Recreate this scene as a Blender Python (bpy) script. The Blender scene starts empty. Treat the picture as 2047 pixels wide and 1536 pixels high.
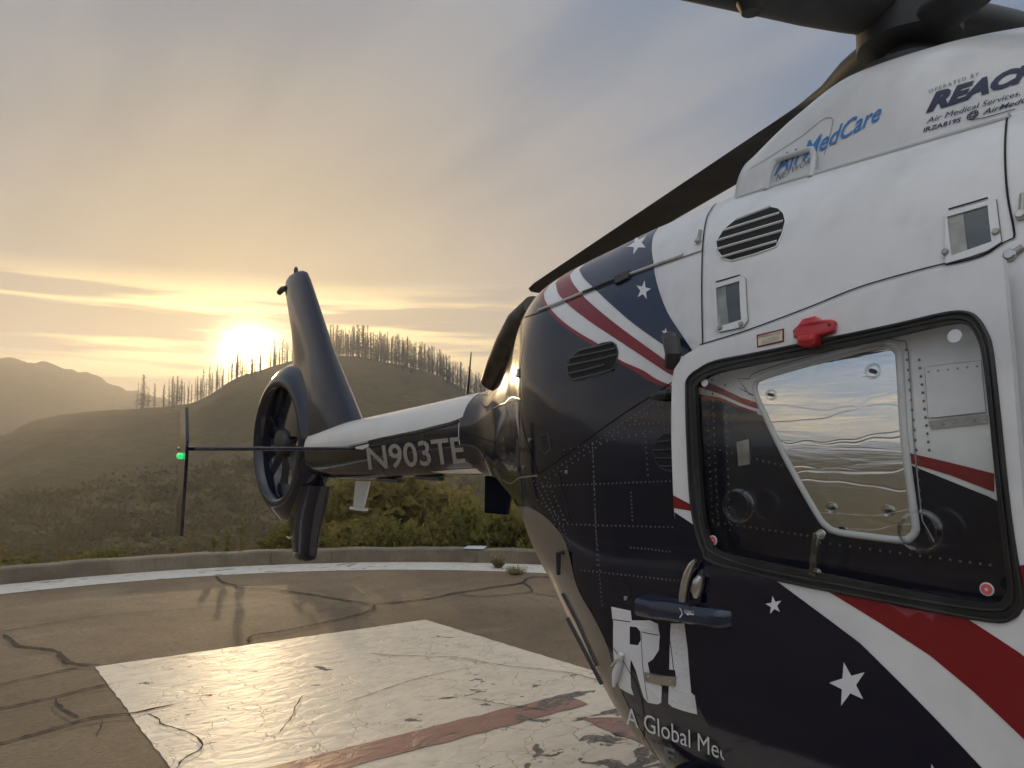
import bpy, bmesh, math, random
import numpy as np
from mathutils import Vector, Matrix
from mathutils.bvhtree import BVHTree
from mathutils.geometry import delaunay_2d_cdt

random.seed(7)
RNG = np.random.default_rng(7)
scene = bpy.context.scene
COL = scene.collection

# ------------------------------------------------------------------ camera
FPX, PW, PH = 1538.0, 2047, 1536            # focal length and size of the photograph in pixels
CAM = np.array([1.337, -3.04, 1.68])
PITCH = math.atan(130 / FPX)
YAW = math.radians(38)
_lh = np.array([-math.cos(YAW), math.sin(YAW), 0.0])
RIGHT = np.array([math.sin(YAW), math.cos(YAW), 0.0])
FWD = _lh * math.cos(PITCH) + np.array([0, 0, 1.0]) * math.sin(PITCH)
UPV = np.cross(RIGHT, FWD)
cam_data = bpy.data.cameras.new('camera')
cam_data.sensor_width = 36
cam_data.lens = FPX / PW * 36
cam_data.clip_start = 0.05
cam_data.clip_end = 20000
cam = bpy.data.objects.new('camera', cam_data)
COL.objects.link(cam)
m = Matrix.Identity(4)
for r in range(3):
    m[r][0], m[r][1], m[r][2], m[r][3] = RIGHT[r], UPV[r], -FWD[r], CAM[r]
cam.matrix_world = m
scene.camera = cam


def ray(u, v):
    """direction through a point of the photograph"""
    return FWD + RIGHT * (u - PW / 2) / FPX + UPV * (PH / 2 - v) / FPX


def ground(u, v, z=0.0):
    d = ray(u, v)
    return CAM + d * ((z - CAM[2]) / d[2])


def side(u, v, y):
    d = ray(u, v)
    return CAM + d * ((y - CAM[1]) / d[1])


# ------------------------------------------------------------------ sky, sun, exposure
_sd = ray(498, 712)
_sd = _sd / np.linalg.norm(_sd)
SUN_EL = math.asin(_sd[2])
SUN_AZ = math.atan2(_sd[1], _sd[0])
world = bpy.data.worlds.new('World')
scene.world = world
world.use_nodes = True
WT = world.node_tree
WT.nodes.clear()


def wn(t, **k):
    n = WT.nodes.new(t)
    for a, b in k.items():
        setattr(n, a, b)
    return n


def wl(a, b):
    WT.links.new(a, b)


def wmath(op, a, b=None, c=None, clamp=False):
    n = wn('ShaderNodeMath', operation=op, use_clamp=clamp)
    for i, s in enumerate((a, b, c)):
        if s is None:
            continue
        if isinstance(s, (int, float)):
            n.inputs[i].default_value = s
        else:
            wl(s, n.inputs[i])
    return n.outputs[0]


def wmix(fac, a, b, blend='MIX'):
    n = wn('ShaderNodeMix', data_type='RGBA', blend_type=blend)
    for s, i in ((fac, 0), (a, 6), (b, 7)):
        if isinstance(s, (int, float)):
            n.inputs[i].default_value = s
        elif isinstance(s, tuple):
            n.inputs[i].default_value = (*s, 1)
        else:
            wl(s, n.inputs[i])
    return n.outputs[2]


SKY_FILL = (4.0, 3.2, 2.6)
ZENITH_FILL = (2.2, 1.9, 1.55)
w_out = wn('ShaderNodeOutputWorld')
w_bg = wn('ShaderNodeBackground')
w_bg.inputs[1].default_value = 0.10
sky_n = wn('ShaderNodeTexSky', sky_type='NISHITA', sun_disc=False)
sky_n.sun_elevation = SUN_EL
sky_n.sun_rotation = math.pi / 2 - SUN_AZ
sky_n.altitude = 500
sky_n.air_density = 1.0
sky_n.dust_density = 2.0
sky_n.ozone_density = 1.5
w_tc = wn('ShaderNodeTexCoord')
w_sep = wn('ShaderNodeSeparateXYZ')
wl(w_tc.outputs['Generated'], w_sep.inputs[0])
w_dot = wn('ShaderNodeVectorMath', operation='DOT_PRODUCT')
wl(w_tc.outputs['Generated'], w_dot.inputs[0])
w_dot.inputs[1].default_value = tuple(_sd)
sun_dot = wmath('MAXIMUM', w_dot.outputs['Value'], 0.0)
zpos = wmath('MAXIMUM', w_sep.outputs[2], 0.0)
# thin high cloud, seen in perspective on a flat layer
zz = wmath('ADD', zpos, 0.14)
cx = wmath('DIVIDE', w_sep.outputs[0], zz)
cy = wmath('DIVIDE', w_sep.outputs[1], zz)
comb = wn('ShaderNodeCombineXYZ')
wl(cx, comb.inputs[0])
wl(cy, comb.inputs[1])
mp = wn('ShaderNodeMapping')
mp.inputs['Rotation'].default_value = (0, 0, math.radians(62))
mp.inputs['Scale'].default_value = (0.36, 1.25, 1)
wl(comb.outputs[0], mp.inputs[0])
n1 = wn('ShaderNodeTexNoise')
n1.inputs['Scale'].default_value = 2.3
n1.inputs['Detail'].default_value = 4
n1.inputs['Roughness'].default_value = 0.52
wl(mp.outputs[0], n1.inputs['Vector'])
cl1 = wn('ShaderNodeMapRange', interpolation_type='SMOOTHSTEP')
cl1.inputs[1].default_value = 0.36
cl1.inputs[2].default_value = 0.60
wl(n1.outputs[0], cl1.inputs[0])
# streaks low over the horizon
comb2 = wn('ShaderNodeCombineXYZ')
wl(wmath('MULTIPLY', w_sep.outputs[0], 2.2), comb2.inputs[0])
wl(wmath('MULTIPLY', w_sep.outputs[1], 2.2), comb2.inputs[1])
wl(wmath('MULTIPLY', w_sep.outputs[2], 34.0), comb2.inputs[2])
n2 = wn('ShaderNodeTexNoise')
n2.inputs['Scale'].default_value = 1.25
n2.inputs['Detail'].default_value = 3
n2.inputs['Roughness'].default_value = 0.5
wl(comb2.outputs[0], n2.inputs['Vector'])
cl2 = wn('ShaderNodeMapRange', interpolation_type='SMOOTHSTEP')
cl2.inputs[1].default_value = 0.48
cl2.inputs[2].default_value = 0.62
wl(n2.outputs[0], cl2.inputs[0])
lo = wn('ShaderNodeMapRange', interpolation_type='SMOOTHSTEP')
lo.inputs[1].default_value = 0.22
lo.inputs[2].default_value = 0.16
wl(w_sep.outputs[2], lo.inputs[0])
lo2 = wn('ShaderNodeMapRange', interpolation_type='SMOOTHSTEP')
lo2.inputs[1].default_value = 0.05
lo2.inputs[2].default_value = 0.12
wl(w_sep.outputs[2], lo2.inputs[0])
streak = wmath('MULTIPLY', wmath('MULTIPLY', cl2.outputs[0], lo.outputs[0]), lo2.outputs[0])
warm = wmath('POWER', sun_dot, 14.0)
warm2 = wmath('POWER', sun_dot, 30.0)
SKY_GREY = (1.05, 1.95, 3.4)
SKY_WARM = (2.9, 2.45, 1.55)
cloudcol = wmix(warm, SKY_GREY, SKY_WARM)
base = wmix(0.94, sky_n.outputs[0], cloudcol)
c1 = wmix(wmath('MULTIPLY', cl1.outputs[0], 0.9), base, wmix(warm, (2.15, 2.75, 3.7), (4.0, 3.4, 2.4)))
c2 = wmix(wmath('MULTIPLY', streak, 0.9), c1, wmix(warm2, (9.5, 7.8, 4.4), (26.0, 19.0, 8.0)))
# added fill: sky brightened overhead and opposite the sun for shaded sides and pad
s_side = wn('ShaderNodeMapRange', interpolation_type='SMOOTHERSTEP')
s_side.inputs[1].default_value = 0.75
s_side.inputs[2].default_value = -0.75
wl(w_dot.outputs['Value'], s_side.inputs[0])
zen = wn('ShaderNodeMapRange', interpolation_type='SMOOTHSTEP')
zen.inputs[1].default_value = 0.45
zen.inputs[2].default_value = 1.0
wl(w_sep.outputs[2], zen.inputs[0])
c2 = wmix(1.0, c2, wmix(s_side.outputs[0], (1, 1, 1), SKY_FILL), 'MULTIPLY')
c2 = wmix(1.0, c2, wmix(zen.outputs[0], (1, 1, 1), ZENITH_FILL), 'MULTIPLY')
aur = wn('ShaderNodeMix', data_type='RGBA', blend_type='ADD')
aur.inputs[0].default_value = 1.0
glow = wmath('ADD', wmath('MULTIPLY', wmath('POWER', sun_dot, 2600.0), 150.0),
             wmath('ADD', wmath('MULTIPLY', wmath('POWER', sun_dot, 420.0), 6.0),
                   wmath('MULTIPLY', wmath('POWER', sun_dot, 45.0), .5)))
gl = wn('ShaderNodeMix', data_type='RGBA', blend_type='MIX')
gl.inputs[0].default_value = 1.0
vm = wn('ShaderNodeVectorMath', operation='SCALE')
vm.inputs[0].default_value = (1.0, 0.80, 0.42)
wl(glow, vm.inputs['Scale'])
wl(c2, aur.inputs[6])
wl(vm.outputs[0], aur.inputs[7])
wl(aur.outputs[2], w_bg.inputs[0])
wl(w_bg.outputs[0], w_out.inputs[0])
world.cycles.sampling_method = 'MANUAL'
world.cycles.sample_map_resolution = 512

sun_data = bpy.data.lights.new('sun', 'SUN')
sun_data.energy = 4.4
sun_data.angle = math.radians(0.9)
sun_data.color = (1.0, 0.72, 0.40)
sun = bpy.data.objects.new('sun', sun_data)
COL.objects.link(sun)
sun.rotation_euler = Vector(tuple(_sd)).to_track_quat('Z', 'Y').to_euler()

scene.view_settings.view_transform = 'Standard'
scene.view_settings.look = 'None'
scene.view_settings.exposure = 0.04
scene.view_settings.gamma = 1.0
scene.view_settings.use_curve_mapping = False
scene.render.engine = 'CYCLES'
HAZE_DENSITY, HAZE_G = 0.0014, 0.50
cy_ = scene.cycles
cy_.use_denoising = True
cy_.use_adaptive_sampling = True
cy_.adaptive_threshold = 0.04
cy_.max_bounces = 5
cy_.diffuse_bounces = 2
cy_.glossy_bounces = 3
cy_.transmission_bounces = 4
cy_.transparent_max_bounces = 12
cy_.volume_bounces = 0
cy_.sample_clamp_indirect = 6
cy_.caustics_reflective = False
cy_.caustics_refractive = False


# ------------------------------------------------------------------ materials
class NT:
    def __init__(s, name):
        s.mat = bpy.data.materials.new(name)
        s.mat.use_nodes = True
        s.t = s.mat.node_tree
        s.t.nodes.clear()
        s.out = s.n('ShaderNodeOutputMaterial')

    def n(s, t, **k):
        x = s.t.nodes.new(t)
        for a, b in k.items():
            setattr(x, a, b)
        return x

    def put(s, sock, v):
        if isinstance(v, (int, float)):
            sock.default_value = v
        elif isinstance(v, tuple):
            sock.default_value = (*v, 1) if len(v) == 3 and sock.type == 'RGBA' else v
        else:
            s.t.links.new(v, sock)

    def math(s, op, a, b=None, clamp=False):
        x = s.n('ShaderNodeMath', operation=op, use_clamp=clamp)
        s.put(x.inputs[0], a)
        if b is not None:
            s.put(x.inputs[1], b)
        return x.outputs[0]

    def mix(s, f, a, b, blend='MIX'):
        x = s.n('ShaderNodeMix', data_type='RGBA', blend_type=blend)
        s.put(x.inputs[0], f)
        s.put(x.inputs[6], a)
        s.put(x.inputs[7], b)
        return x.outputs[2]

    def noise(s, scale, detail=4, rough=0.55, vec=None, dist=0.0, stretch=None):
        x = s.n('ShaderNodeTexNoise')
        x.inputs['Scale'].default_value = scale
        x.inputs['Detail'].default_value = detail
        x.inputs['Roughness'].default_value = rough
        x.inputs['Distortion'].default_value = dist
        if vec is None:
            vec = s.coord()
        if stretch:
            mp_ = s.n('ShaderNodeMapping')
            mp_.inputs['Scale'].default_value = stretch
            s.t.links.new(vec, mp_.inputs[0])
            vec = mp_.outputs[0]
        s.t.links.new(vec, x.inputs['Vector'])
        return x.outputs[0]

    def coord(s):
        g = s.n('ShaderNodeNewGeometry')
        return g.outputs['Position']

    def objcoord(s):
        return s.n('ShaderNodeTexCoord').outputs['Object']

    def ramp(s, f, a, b, smooth=True):
        x = s.n('ShaderNodeMapRange', interpolation_type='SMOOTHSTEP' if smooth else 'LINEAR')
        s.put(x.inputs[0], f)
        x.inputs[1].default_value = a
        x.inputs[2].default_value = b
        return x.outputs[0]

    def bump(s, h, strength=0.3, dist=0.01):
        x = s.n('ShaderNodeBump')
        x.inputs['Strength'].default_value = strength
        x.inputs['Distance'].default_value = dist
        s.put(x.inputs['Height'], h)
        return x.outputs[0]

    def bsdf(s, color, rough=0.5, metal=0.0, normal=None, coat=0.0, spec=0.5, trans=0.0, ior=1.5, coat_rough=0.03):
        x = s.n('ShaderNodeBsdfPrincipled')
        s.put(x.inputs['Base Color'], color)
        s.put(x.inputs['Roughness'], rough)
        s.put(x.inputs['Metallic'], metal)
        x.inputs['Specular IOR Level'].default_value = spec
        x.inputs['IOR'].default_value = ior
        x.inputs['Coat Weight'].default_value = coat
        x.inputs['Coat Roughness'].default_value = coat_rough
        if normal is not None:
            s.put(x.inputs['Normal'], normal)
        return x.outputs[0]

    def done(s, sh):
        s.t.links.new(sh, s.out.inputs[0])
        return s.mat


M = {}


def paint(name, col, rough=0.22, coat=0.6, dirt=0.06, peel=0.02, ior=1.5):
    t = NT(name)
    o = t.coord()
    d = t.noise(6.0, 3, 0.6, o)
    d2 = t.noise(1.6, 4, .62, o, 0, (1.6, 1, .7))
    f = t.math('MULTIPLY', t.ramp(t.math('ADD', t.math('MULTIPLY', d, .45), t.math('MULTIPLY', d2, .55)), .42, .70), dirt)
    c = t.mix(f, col, tuple(min(1, x * .5 + .06) for x in col))
    rr = t.math('ADD', rough, t.math('MULTIPLY', d, .1))
    b = t.bump(t.noise(3.2, 1, .4, o), peel, 0.05)
    M[name] = t.done(t.bsdf(c, rr, coat=coat, normal=b, ior=ior))


paint('white_paint', (.80, .80, .80), .30, .25, .42, .05)
paint('grey_white_paint', (.62, .63, .63), .35, .25, .3)
paint('navy_paint', (.0025, .0045, .0170), .05, .35, .015, .03, 1.5)
paint('star_navy_paint', (.014, .026, .062), .16, .0, .08, .03, 1.6)
paint('red_paint', (.22, .008, .013), .20, .2, .05)
paint('letter_white', (.74, .74, .76), .32, .2, .12)
paint('blue_letter', (.05, .24, .60), .4, .1, .1)
paint('dark_letter', (.012, .022, .075), .4, .1, .1)
paint('grey_letter', (.18, .19, .21), .5, 0, .1)
paint('cap_red', (.52, .022, .030), .33, .3, .15)
paint('black_metal', (.012, .012, .013), .42, .05, .4)
paint('rotor_dark', (.018, .019, .022), .55, 0, .6)
paint('rubber', (.010, .0095, .009), .42, 0, .5)
paint('gap_dark', (.006, .006, .006), .7, 0, 0)
paint('hinge_dark', (.02, .022, .026), .45, 0, .4)
paint('boom_white', (.66, .655, .63), .3, .4, .2)
paint('boom_letter', (.30, .285, .25), .4, .1, .2)
paint('sticker_cream', (.72, .66, .52), .5, 0, .2)
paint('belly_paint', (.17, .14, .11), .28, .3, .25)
paint('navy_grey', (.055, .060, .065), .3, .2, .3)
paint('rivet_paint', (.10, .10, .10), .14, .8, 0)
paint('panel_grey', (.25, .25, .26), .5, 0, .2)
paint('dark_red', (.22, .01, .014), .5, 0, .2)
paint('rail_blue', (.010, .018, .042), .14, .0, .1, .02, 1.7)
paint('dot_red', (.66, .11, .12), .4, .2, .05)


def metal(name, col, rough, wear=.2):
    t = NT(name)
    o = t.coord()
    r_ = t.math('ADD', rough, t.math('MULTIPLY', t.noise(40, 3, .6, o), wear))
    c = t.mix(t.ramp(t.noise(14, 4, .6, o), .35, .75), col, tuple(x * .6 for x in col))
    M[name] = t.done(t.bsdf(c, r_, 1.0))


metal('steel', (.62, .61, .58), .22)
metal('dull_aluminium', (.45, .44, .40), .42)
metal('exhaust_metal', (.10, .085, .07), .35)
# foil sunshade: crumpled metal film
t = NT('foil')
o = t.coord()
w1 = t.noise(5.0, 3, .55, o, .8, (0.5, .5, 5.0))
vor = t.n('ShaderNodeTexVoronoi', feature='DISTANCE_TO_EDGE')
mpv = t.n('ShaderNodeMapping')
mpv.inputs['Scale'].default_value = (1.1, 1.1, 9.0)
mpv.inputs['Rotation'].default_value = (0, math.radians(6), 0)
wv = t.n('ShaderNodeVectorMath', operation='ADD')
nz = t.n('ShaderNodeTexNoise')
nz.inputs['Scale'].default_value = 3.0
sc_ = t.n('ShaderNodeVectorMath', operation='SCALE')
sc_.inputs['Scale'].default_value = .16
t.t.links.new(o, nz.inputs['Vector'])
t.t.links.new(nz.outputs['Color'], sc_.inputs[0])
t.t.links.new(o, wv.inputs[0])
t.t.links.new(sc_.outputs[0], wv.inputs[1])
t.t.links.new(wv.outputs[0], mpv.inputs[0])
t.t.links.new(mpv.outputs[0], vor.inputs['Vector'])
vor.inputs['Scale'].default_value = 1.6
crease = t.math('SUBTRACT', 1.0, t.ramp(vor.outputs['Distance'], 0.0, .035))
h = t.math('ADD', t.math('MULTIPLY', w1, .45), t.math('MULTIPLY', crease, -.22))
M['foil'] = t.done(t.bsdf((.90, .91, .93), .07, 1.0, t.bump(h, .065, .02)))


def glass(name, tint, refl_boost=1.0, rough=.02):
    """thin clear sheet: straight transmission plus a Fresnel reflection"""
    t = NT(name)
    fr = t.n('ShaderNodeFresnel')
    # a thin sheet reflects alike from both faces
    g_ = t.n('ShaderNodeNewGeometry')
    t.put(fr.inputs['IOR'], t.math('ADD', 1.49, t.math('MULTIPLY', g_.outputs['Backfacing'], 1 / 1.49 - 1.49)))
    tr = t.n('ShaderNodeBsdfTransparent')
    tr.inputs[0].default_value = (*tint, 1)
    gl_ = t.n('ShaderNodeBsdfGlossy')
    gl_.inputs['Roughness'].default_value = rough
    gl_.inputs[0].default_value = (1, 1, 1, 1)
    b = t.bump(t.noise(2.5, 2, .4), .02, .05)
    t.t.links.new(b, gl_.inputs['Normal'])
    mx = t.n('ShaderNodeMixShader')
    t.t.links.new(t.math('MULTIPLY', fr.outputs[0], refl_boost, True), mx.inputs[0])
    t.t.links.new(tr.outputs[0], mx.inputs[1])
    t.t.links.new(gl_.outputs[0], mx.inputs[2])
    M[name] = t.done(mx.outputs[0])


glass('acrylic', (.95, .96, .95), 1.0)
glass('clear_plastic', (.80, .82, .80), 2.6, .08)
t = NT('dark_glass')
M['dark_glass'] = t.done(t.bsdf((.012, .013, .015), .04, coat=1))
t = NT('pane_dark_glass')
M['pane_dark_glass'] = t.done(t.bsdf((.035, .04, .045), .05, coat=1.0))
t = NT('nav_lens')
bs = t.n('ShaderNodeBsdfPrincipled')
bs.inputs['Base Color'].default_value = (.02, .5, .12, 1)
bs.inputs['Roughness'].default_value = .1
bs.inputs['Emission Color'].default_value = (.05, 1, .25, 1)
bs.inputs['Emission Strength'].default_value = .6
M['nav_lens'] = t.done(bs.outputs[0])

# pad concrete
t = NT('pad_concrete')
o = t.coord()
big = t.noise(.55, 5, .6, o)
mid = t.noise(4.0, 6, .65, o)
fine = t.noise(38, 4, .75, o, 0, (1, .6, 1))
grit = t.noise(260, 2, .7, o)
c = t.mix(t.ramp(big, .3, .7), (.165, .112, .062), (.27, .188, .108))
c = t.mix(t.math('MULTIPLY', t.ramp(mid, .45, .75), .55), c, (.11, .080, .052))
st_ = t.noise(1.3, 6, .62, o, .7, (1, .35, 1))
c = t.mix(t.math('MULTIPLY', t.ramp(st_, .55, .72), .5), c, (.31, .24, .16))
c = t.mix(t.math('MULTIPLY', t.ramp(fine, .42, .66), .55), c, (.085, .060, .036))
c = t.mix(t.math('MULTIPLY', t.ramp(grit, .62, .75), .35), c, (.30, .26, .20))
hh = t.math('ADD', t.math('MULTIPLY', fine, .6), t.math('MULTIPLY', mid, .6))
M['pad_concrete'] = t.done(t.bsdf(c, .70, normal=t.bump(hh, .55, .015), spec=.35))


def pad_paint(name, col, wear_lo, wear_hi):
    t = NT(name)
    o = t.coord()
    big = t.noise(.8, 3, .5, o)
    fl = t.noise(5.5, 7, .62, o, .9, (1, .55, 1))
    mask = t.math('ADD', t.math('MULTIPLY', fl, .78), t.math('MULTIPLY', big, .30))
    # wear grows towards the middle of the pad, where skids land
    sx = t.n('ShaderNodeSeparateXYZ')
    t.t.links.new(o, sx.inputs[0])
    grow = t.ramp(t.math('ADD', sx.outputs[0], t.math('MULTIPLY', sx.outputs[1], .55)), -3.4, -1.6)
    worn = t.ramp(t.math('ADD', mask, t.math('MULTIPLY', grow, .10)), wear_lo, wear_hi, False)
    v = t.n('ShaderNodeTexVoronoi', feature='DISTANCE_TO_EDGE')
    v.inputs['Scale'].default_value = 3.4
    nz_ = t.n('ShaderNodeTexNoise')
    nz_.inputs['Scale'].default_value = 2.2
    nz_.inputs['Detail'].default_value = 6
    t.t.links.new(o, nz_.inputs['Vector'])
    sc2 = t.n('ShaderNodeVectorMath', operation='SCALE')
    sc2.inputs['Scale'].default_value = .75
    t.t.links.new(nz_.outputs['Color'], sc2.inputs[0])
    ad = t.n('ShaderNodeVectorMath', operation='ADD')
    t.t.links.new(o, ad.inputs[0])
    t.t.links.new(sc2.outputs[0], ad.inputs[1])
    t.t.links.new(ad.outputs[0], v.inputs['Vector'])
    lines = t.math('SUBTRACT', 1.0, t.ramp(v.outputs['Distance'], 0.002, .016))
    gate = t.ramp(t.noise(1.1, 3, .5, o), .40, .56)
    lines = t.math('MULTIPLY', lines, gate)
    dirt = t.noise(11, 6, .65, o, .4, (1, .5, 1))
    c = t.mix(t.math('MULTIPLY', t.ramp(dirt, .40, .70), .55), col, tuple(x * .66 for x in col))
    c = t.mix(t.math('MULTIPLY', lines, .75), c, (.11, .09, .075))
    c = t.mix(worn, c, (.105, .092, .080))
    under = t.mix(t.ramp(t.noise(30, 4, .6, o), .4, .65), (.12, .102, .085), (.24, .21, .175))
    c = t.mix(worn, c, under)
    wrk = t.noise(9, 6, .6, o, 1.2, (1, .4, 1))
    hgt = t.math('SUBTRACT', t.math('MULTIPLY', wrk, .9), t.math('ADD', t.math('MULTIPLY', worn, .5), t.math('MULTIPLY', lines, .4)))
    rr = t.math('ADD', .44, t.math('MULTIPLY', worn, .3))
    M[name] = t.done(t.bsdf(c, rr, normal=t.bump(hgt, .40, .03), spec=.45))


pad_paint('pad_white', (.84, .71, .54), .665, .690)
pad_paint('pad_red', (.36, .175, .13), .63, .70)
pad_paint('ring_white', (.66, .62, .55), .62, .68)
t = NT('kerb_concrete')
o = t.coord()
c = t.mix(t.ramp(t.noise(2.0, 5, .6, o), .3, .7), (.125, .098, .068), (.21, .168, .118))
c = t.mix(t.math('MULTIPLY', t.ramp(t.noise(30, 4, .6, o, 0, (1, 1, .3)), .5, .7), .5), c, (.10, .085, .07))
M['kerb_concrete'] = t.done(t.bsdf(c, .85, normal=t.bump(t.noise(45, 4, .6, o), .4, .01)))
t = NT('crack_dark')
M['crack_dark'] = t.done(t.bsdf(t.mix(t.ramp(t.noise(14, 4, .6), .4, .6), (.030, .022, .016), (.07, .052, .038)), .9))
t = NT('stain_dark')
M['stain_dark'] = t.done(t.bsdf(t.mix(t.ramp(t.noise(25, 4, .6), .35, .65), (.10, .075, .05), (.19, .145, .095)), .9))
t = NT('terrain_scrub')
o = t.coord()
c = t.mix(t.ramp(t.noise(.035, 6, .6, o), .35, .65), (.11, .078, .030), (.17, .118, .048))
c = t.mix(t.math('MULTIPLY', t.ramp(t.noise(.35, 6, .65, o), .42, .62), .8), c, (.070, .055, .020))
c = t.mix(t.math('MULTIPLY', t.ramp(t.noise(2.2, 5, .6, o), .5, .65), .5), c, (.17, .125, .06))
M['terrain'] = t.done(t.bsdf(c, .95, normal=t.bump(t.noise(1.1, 6, .65, o), .9, .6), spec=.1))


def leaf(name, a, b, trans=.5):
    t = NT(name)
    oi = t.n('ShaderNodeObjectInfo')
    nn = t.noise(2.4, 3, .6)
    c = t.mix(t.ramp(t.math('ADD', t.math('MULTIPLY', nn, .7), t.math('MULTIPLY', oi.outputs['Random'], .3)), .3, .7), a, b)
    d = t.n('ShaderNodeBsdfDiffuse')
    t.put(d.inputs[0], c)
    tl = t.n('ShaderNodeBsdfTranslucent')
    t.put(tl.inputs[0], t.mix(.5, c, tuple(min(1, x * 1.6) for x in b)))
    mx = t.n('ShaderNodeMixShader')
    mx.inputs[0].default_value = trans
    t.t.links.new(d.outputs[0], mx.inputs[1])
    t.t.links.new(tl.outputs[0], mx.inputs[2])
    M[name] = t.done(mx.outputs[0])


leaf('leaf_green', (.10, .095, .026), (.22, .20, .06))
leaf('leaf_olive', (.14, .112, .036), (.26, .21, .075))
leaf('scrub_leaf', (.10, .074, .028), (.16, .118, .045))
leaf('weed_leaf', (.10, .12, .035), (.22, .21, .075))
leaf('dry_weed', (.22, .18, .09), (.36, .30, .16))
t = NT('burnt_wood')
M['burnt_wood'] = t.done(t.bsdf(t.mix(t.ramp(t.noise(1.5, 4, .6), .4, .6), (.035, .026, .018), (.085, .066, .045)), .9))
t = NT('twig')
M['twig'] = t.done(t.bsdf((.09, .07, .045), .9))


# ------------------------------------------------------------------ mesh helpers
def new_obj(name, verts, faces, mat, parent=None, smooth=True, sharp=35.0):
    me = bpy.data.meshes.new(name)
    me.from_pydata([tuple(map(float, v)) for v in verts], [], [tuple(map(int, f)) for f in faces])
    me.materials.append(M[mat] if isinstance(mat, str) else mat)
    if smooth and len(me.polygons):
        me.polygons.foreach_set('use_smooth', [True] * len(me.polygons))
        me.set_sharp_from_angle(angle=math.radians(sharp))
    ob = bpy.data.objects.new(name, me)
    COL.objects.link(ob)
    if parent is not None:
        ob.parent = parent
    return ob


def from_bm(name, bm, mat, parent=None, smooth=True, sharp=35.0):
    bmesh.ops.recalc_face_normals(bm, faces=bm.faces)
    me = bpy.data.meshes.new(name)
    bm.to_mesh(me)
    bm.free()
    me.materials.append(M[mat])
    if smooth:
        me.polygons.foreach_set('use_smooth', [True] * len(me.polygons))
        me.set_sharp_from_angle(angle=math.radians(sharp))
    ob = bpy.data.objects.new(name, me)
    COL.objects.link(ob)
    if parent is not None:
        ob.parent = parent
    return ob


def empty(name, loc=(0, 0, 0)):
    o_ = bpy.data.objects.new(name, None)
    o_.location = loc
    COL.objects.link(o_)
    return o_


def tag(o_, label=None, cat=None, group=None, kind=None):
    if label:
        o_['label'] = label
    if cat:
        o_['category'] = cat
    if group:
        o_['group'] = group
    if kind:
        o_['kind'] = kind
    return o_


def rings_faces(nr, nc, closed=True, cap=True):
    f = []
    for i in range(nr - 1):
        for j in range(nc if closed else nc - 1):
            a, b = i * nc + j, i * nc + (j + 1) % nc
            f.append((a, b, b + nc, a + nc))
    if cap and closed:
        f.append(tuple(range(nc))[::-1])
        f.append(tuple(range((nr - 1) * nc, nr * nc)))
    return f


def frame_of(d):
    d = d / np.linalg.norm(d)
    a = np.array([0, 0, 1.0]) if abs(d[2]) < .9 else np.array([1.0, 0, 0])
    u_ = np.cross(d, a)
    u_ /= np.linalg.norm(u_)
    return u_, np.cross(d, u_)


def tube_geo(path, rad, seg=10, flat=1.0):
    path = [np.array(p, float) for p in path]
    n = len(path)
    if isinstance(rad, (int, float)):
        rad = [rad] * n
    vs = []
    pu = None
    for i, p in enumerate(path):
        d = path[min(i + 1, n - 1)] - path[max(i - 1, 0)]
        u_, w_ = frame_of(d)
        if pu is not None:
            u_ = pu - d * (pu @ d) / (d @ d)
            u_ /= np.linalg.norm(u_)
            w_ = np.cross(d / np.linalg.norm(d), u_)
        pu = u_
        for k in range(seg):
            a = 2 * math.pi * k / seg
            vs.append(p + rad[i] * (u_ * math.cos(a) + w_ * math.sin(a) * flat))
    return vs, rings_faces(n, seg)


def tube(name, path, rad, mat, parent=None, seg=10, flat=1.0):
    v, f = tube_geo(path, rad, seg, flat)
    return new_obj(name, v, f, mat, parent)


def join_geo(parts):
    V, Fc = [], []
    for v, f in parts:
        o_ = len(V)
        V.extend(v)
        Fc.extend([tuple(i + o_ for i in q) for q in f])
    return V, Fc


def rbox(name, mat, size, matrix, parent=None, bevel=.004, seg=2, taper=None):
    bm = bmesh.new()
    bmesh.ops.create_cube(bm, size=1)
    for v in bm.verts:
        v.co = Vector((v.co.x * size[0], v.co.y * size[1], v.co.z * size[2]))
        if taper:
            taper(v)
    if bevel:
        bmesh.ops.bevel(bm, geom=bm.edges[:], offset=bevel, segments=seg, profile=.5, affect='EDGES')
    bmesh.ops.transform(bm, matrix=matrix, verts=bm.verts)
    return from_bm(name, bm, mat, parent)


def catmull(P, per=8, closed=False):
    P = [np.array(p, float) for p in P]
    n = len(P)
    out = []
    R = range(n if closed else n - 1)
    for i in R:
        if closed:
            a, b, c_, d = P[(i - 1) % n], P[i], P[(i + 1) % n], P[(i + 2) % n]
        else:
            a, b, c_, d = P[max(i - 1, 0)], P[i], P[i + 1], P[min(i + 2, n - 1)]
        for k in range(per):
            s = k / per
            out.append(.5 * (2 * b + (c_ - a) * s + (2 * a - 5 * b + 4 * c_ - d) * s * s + (3 * b - a - 3 * c_ + d) * s ** 3))
    if not closed:
        out.append(P[-1])
    return out


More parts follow.
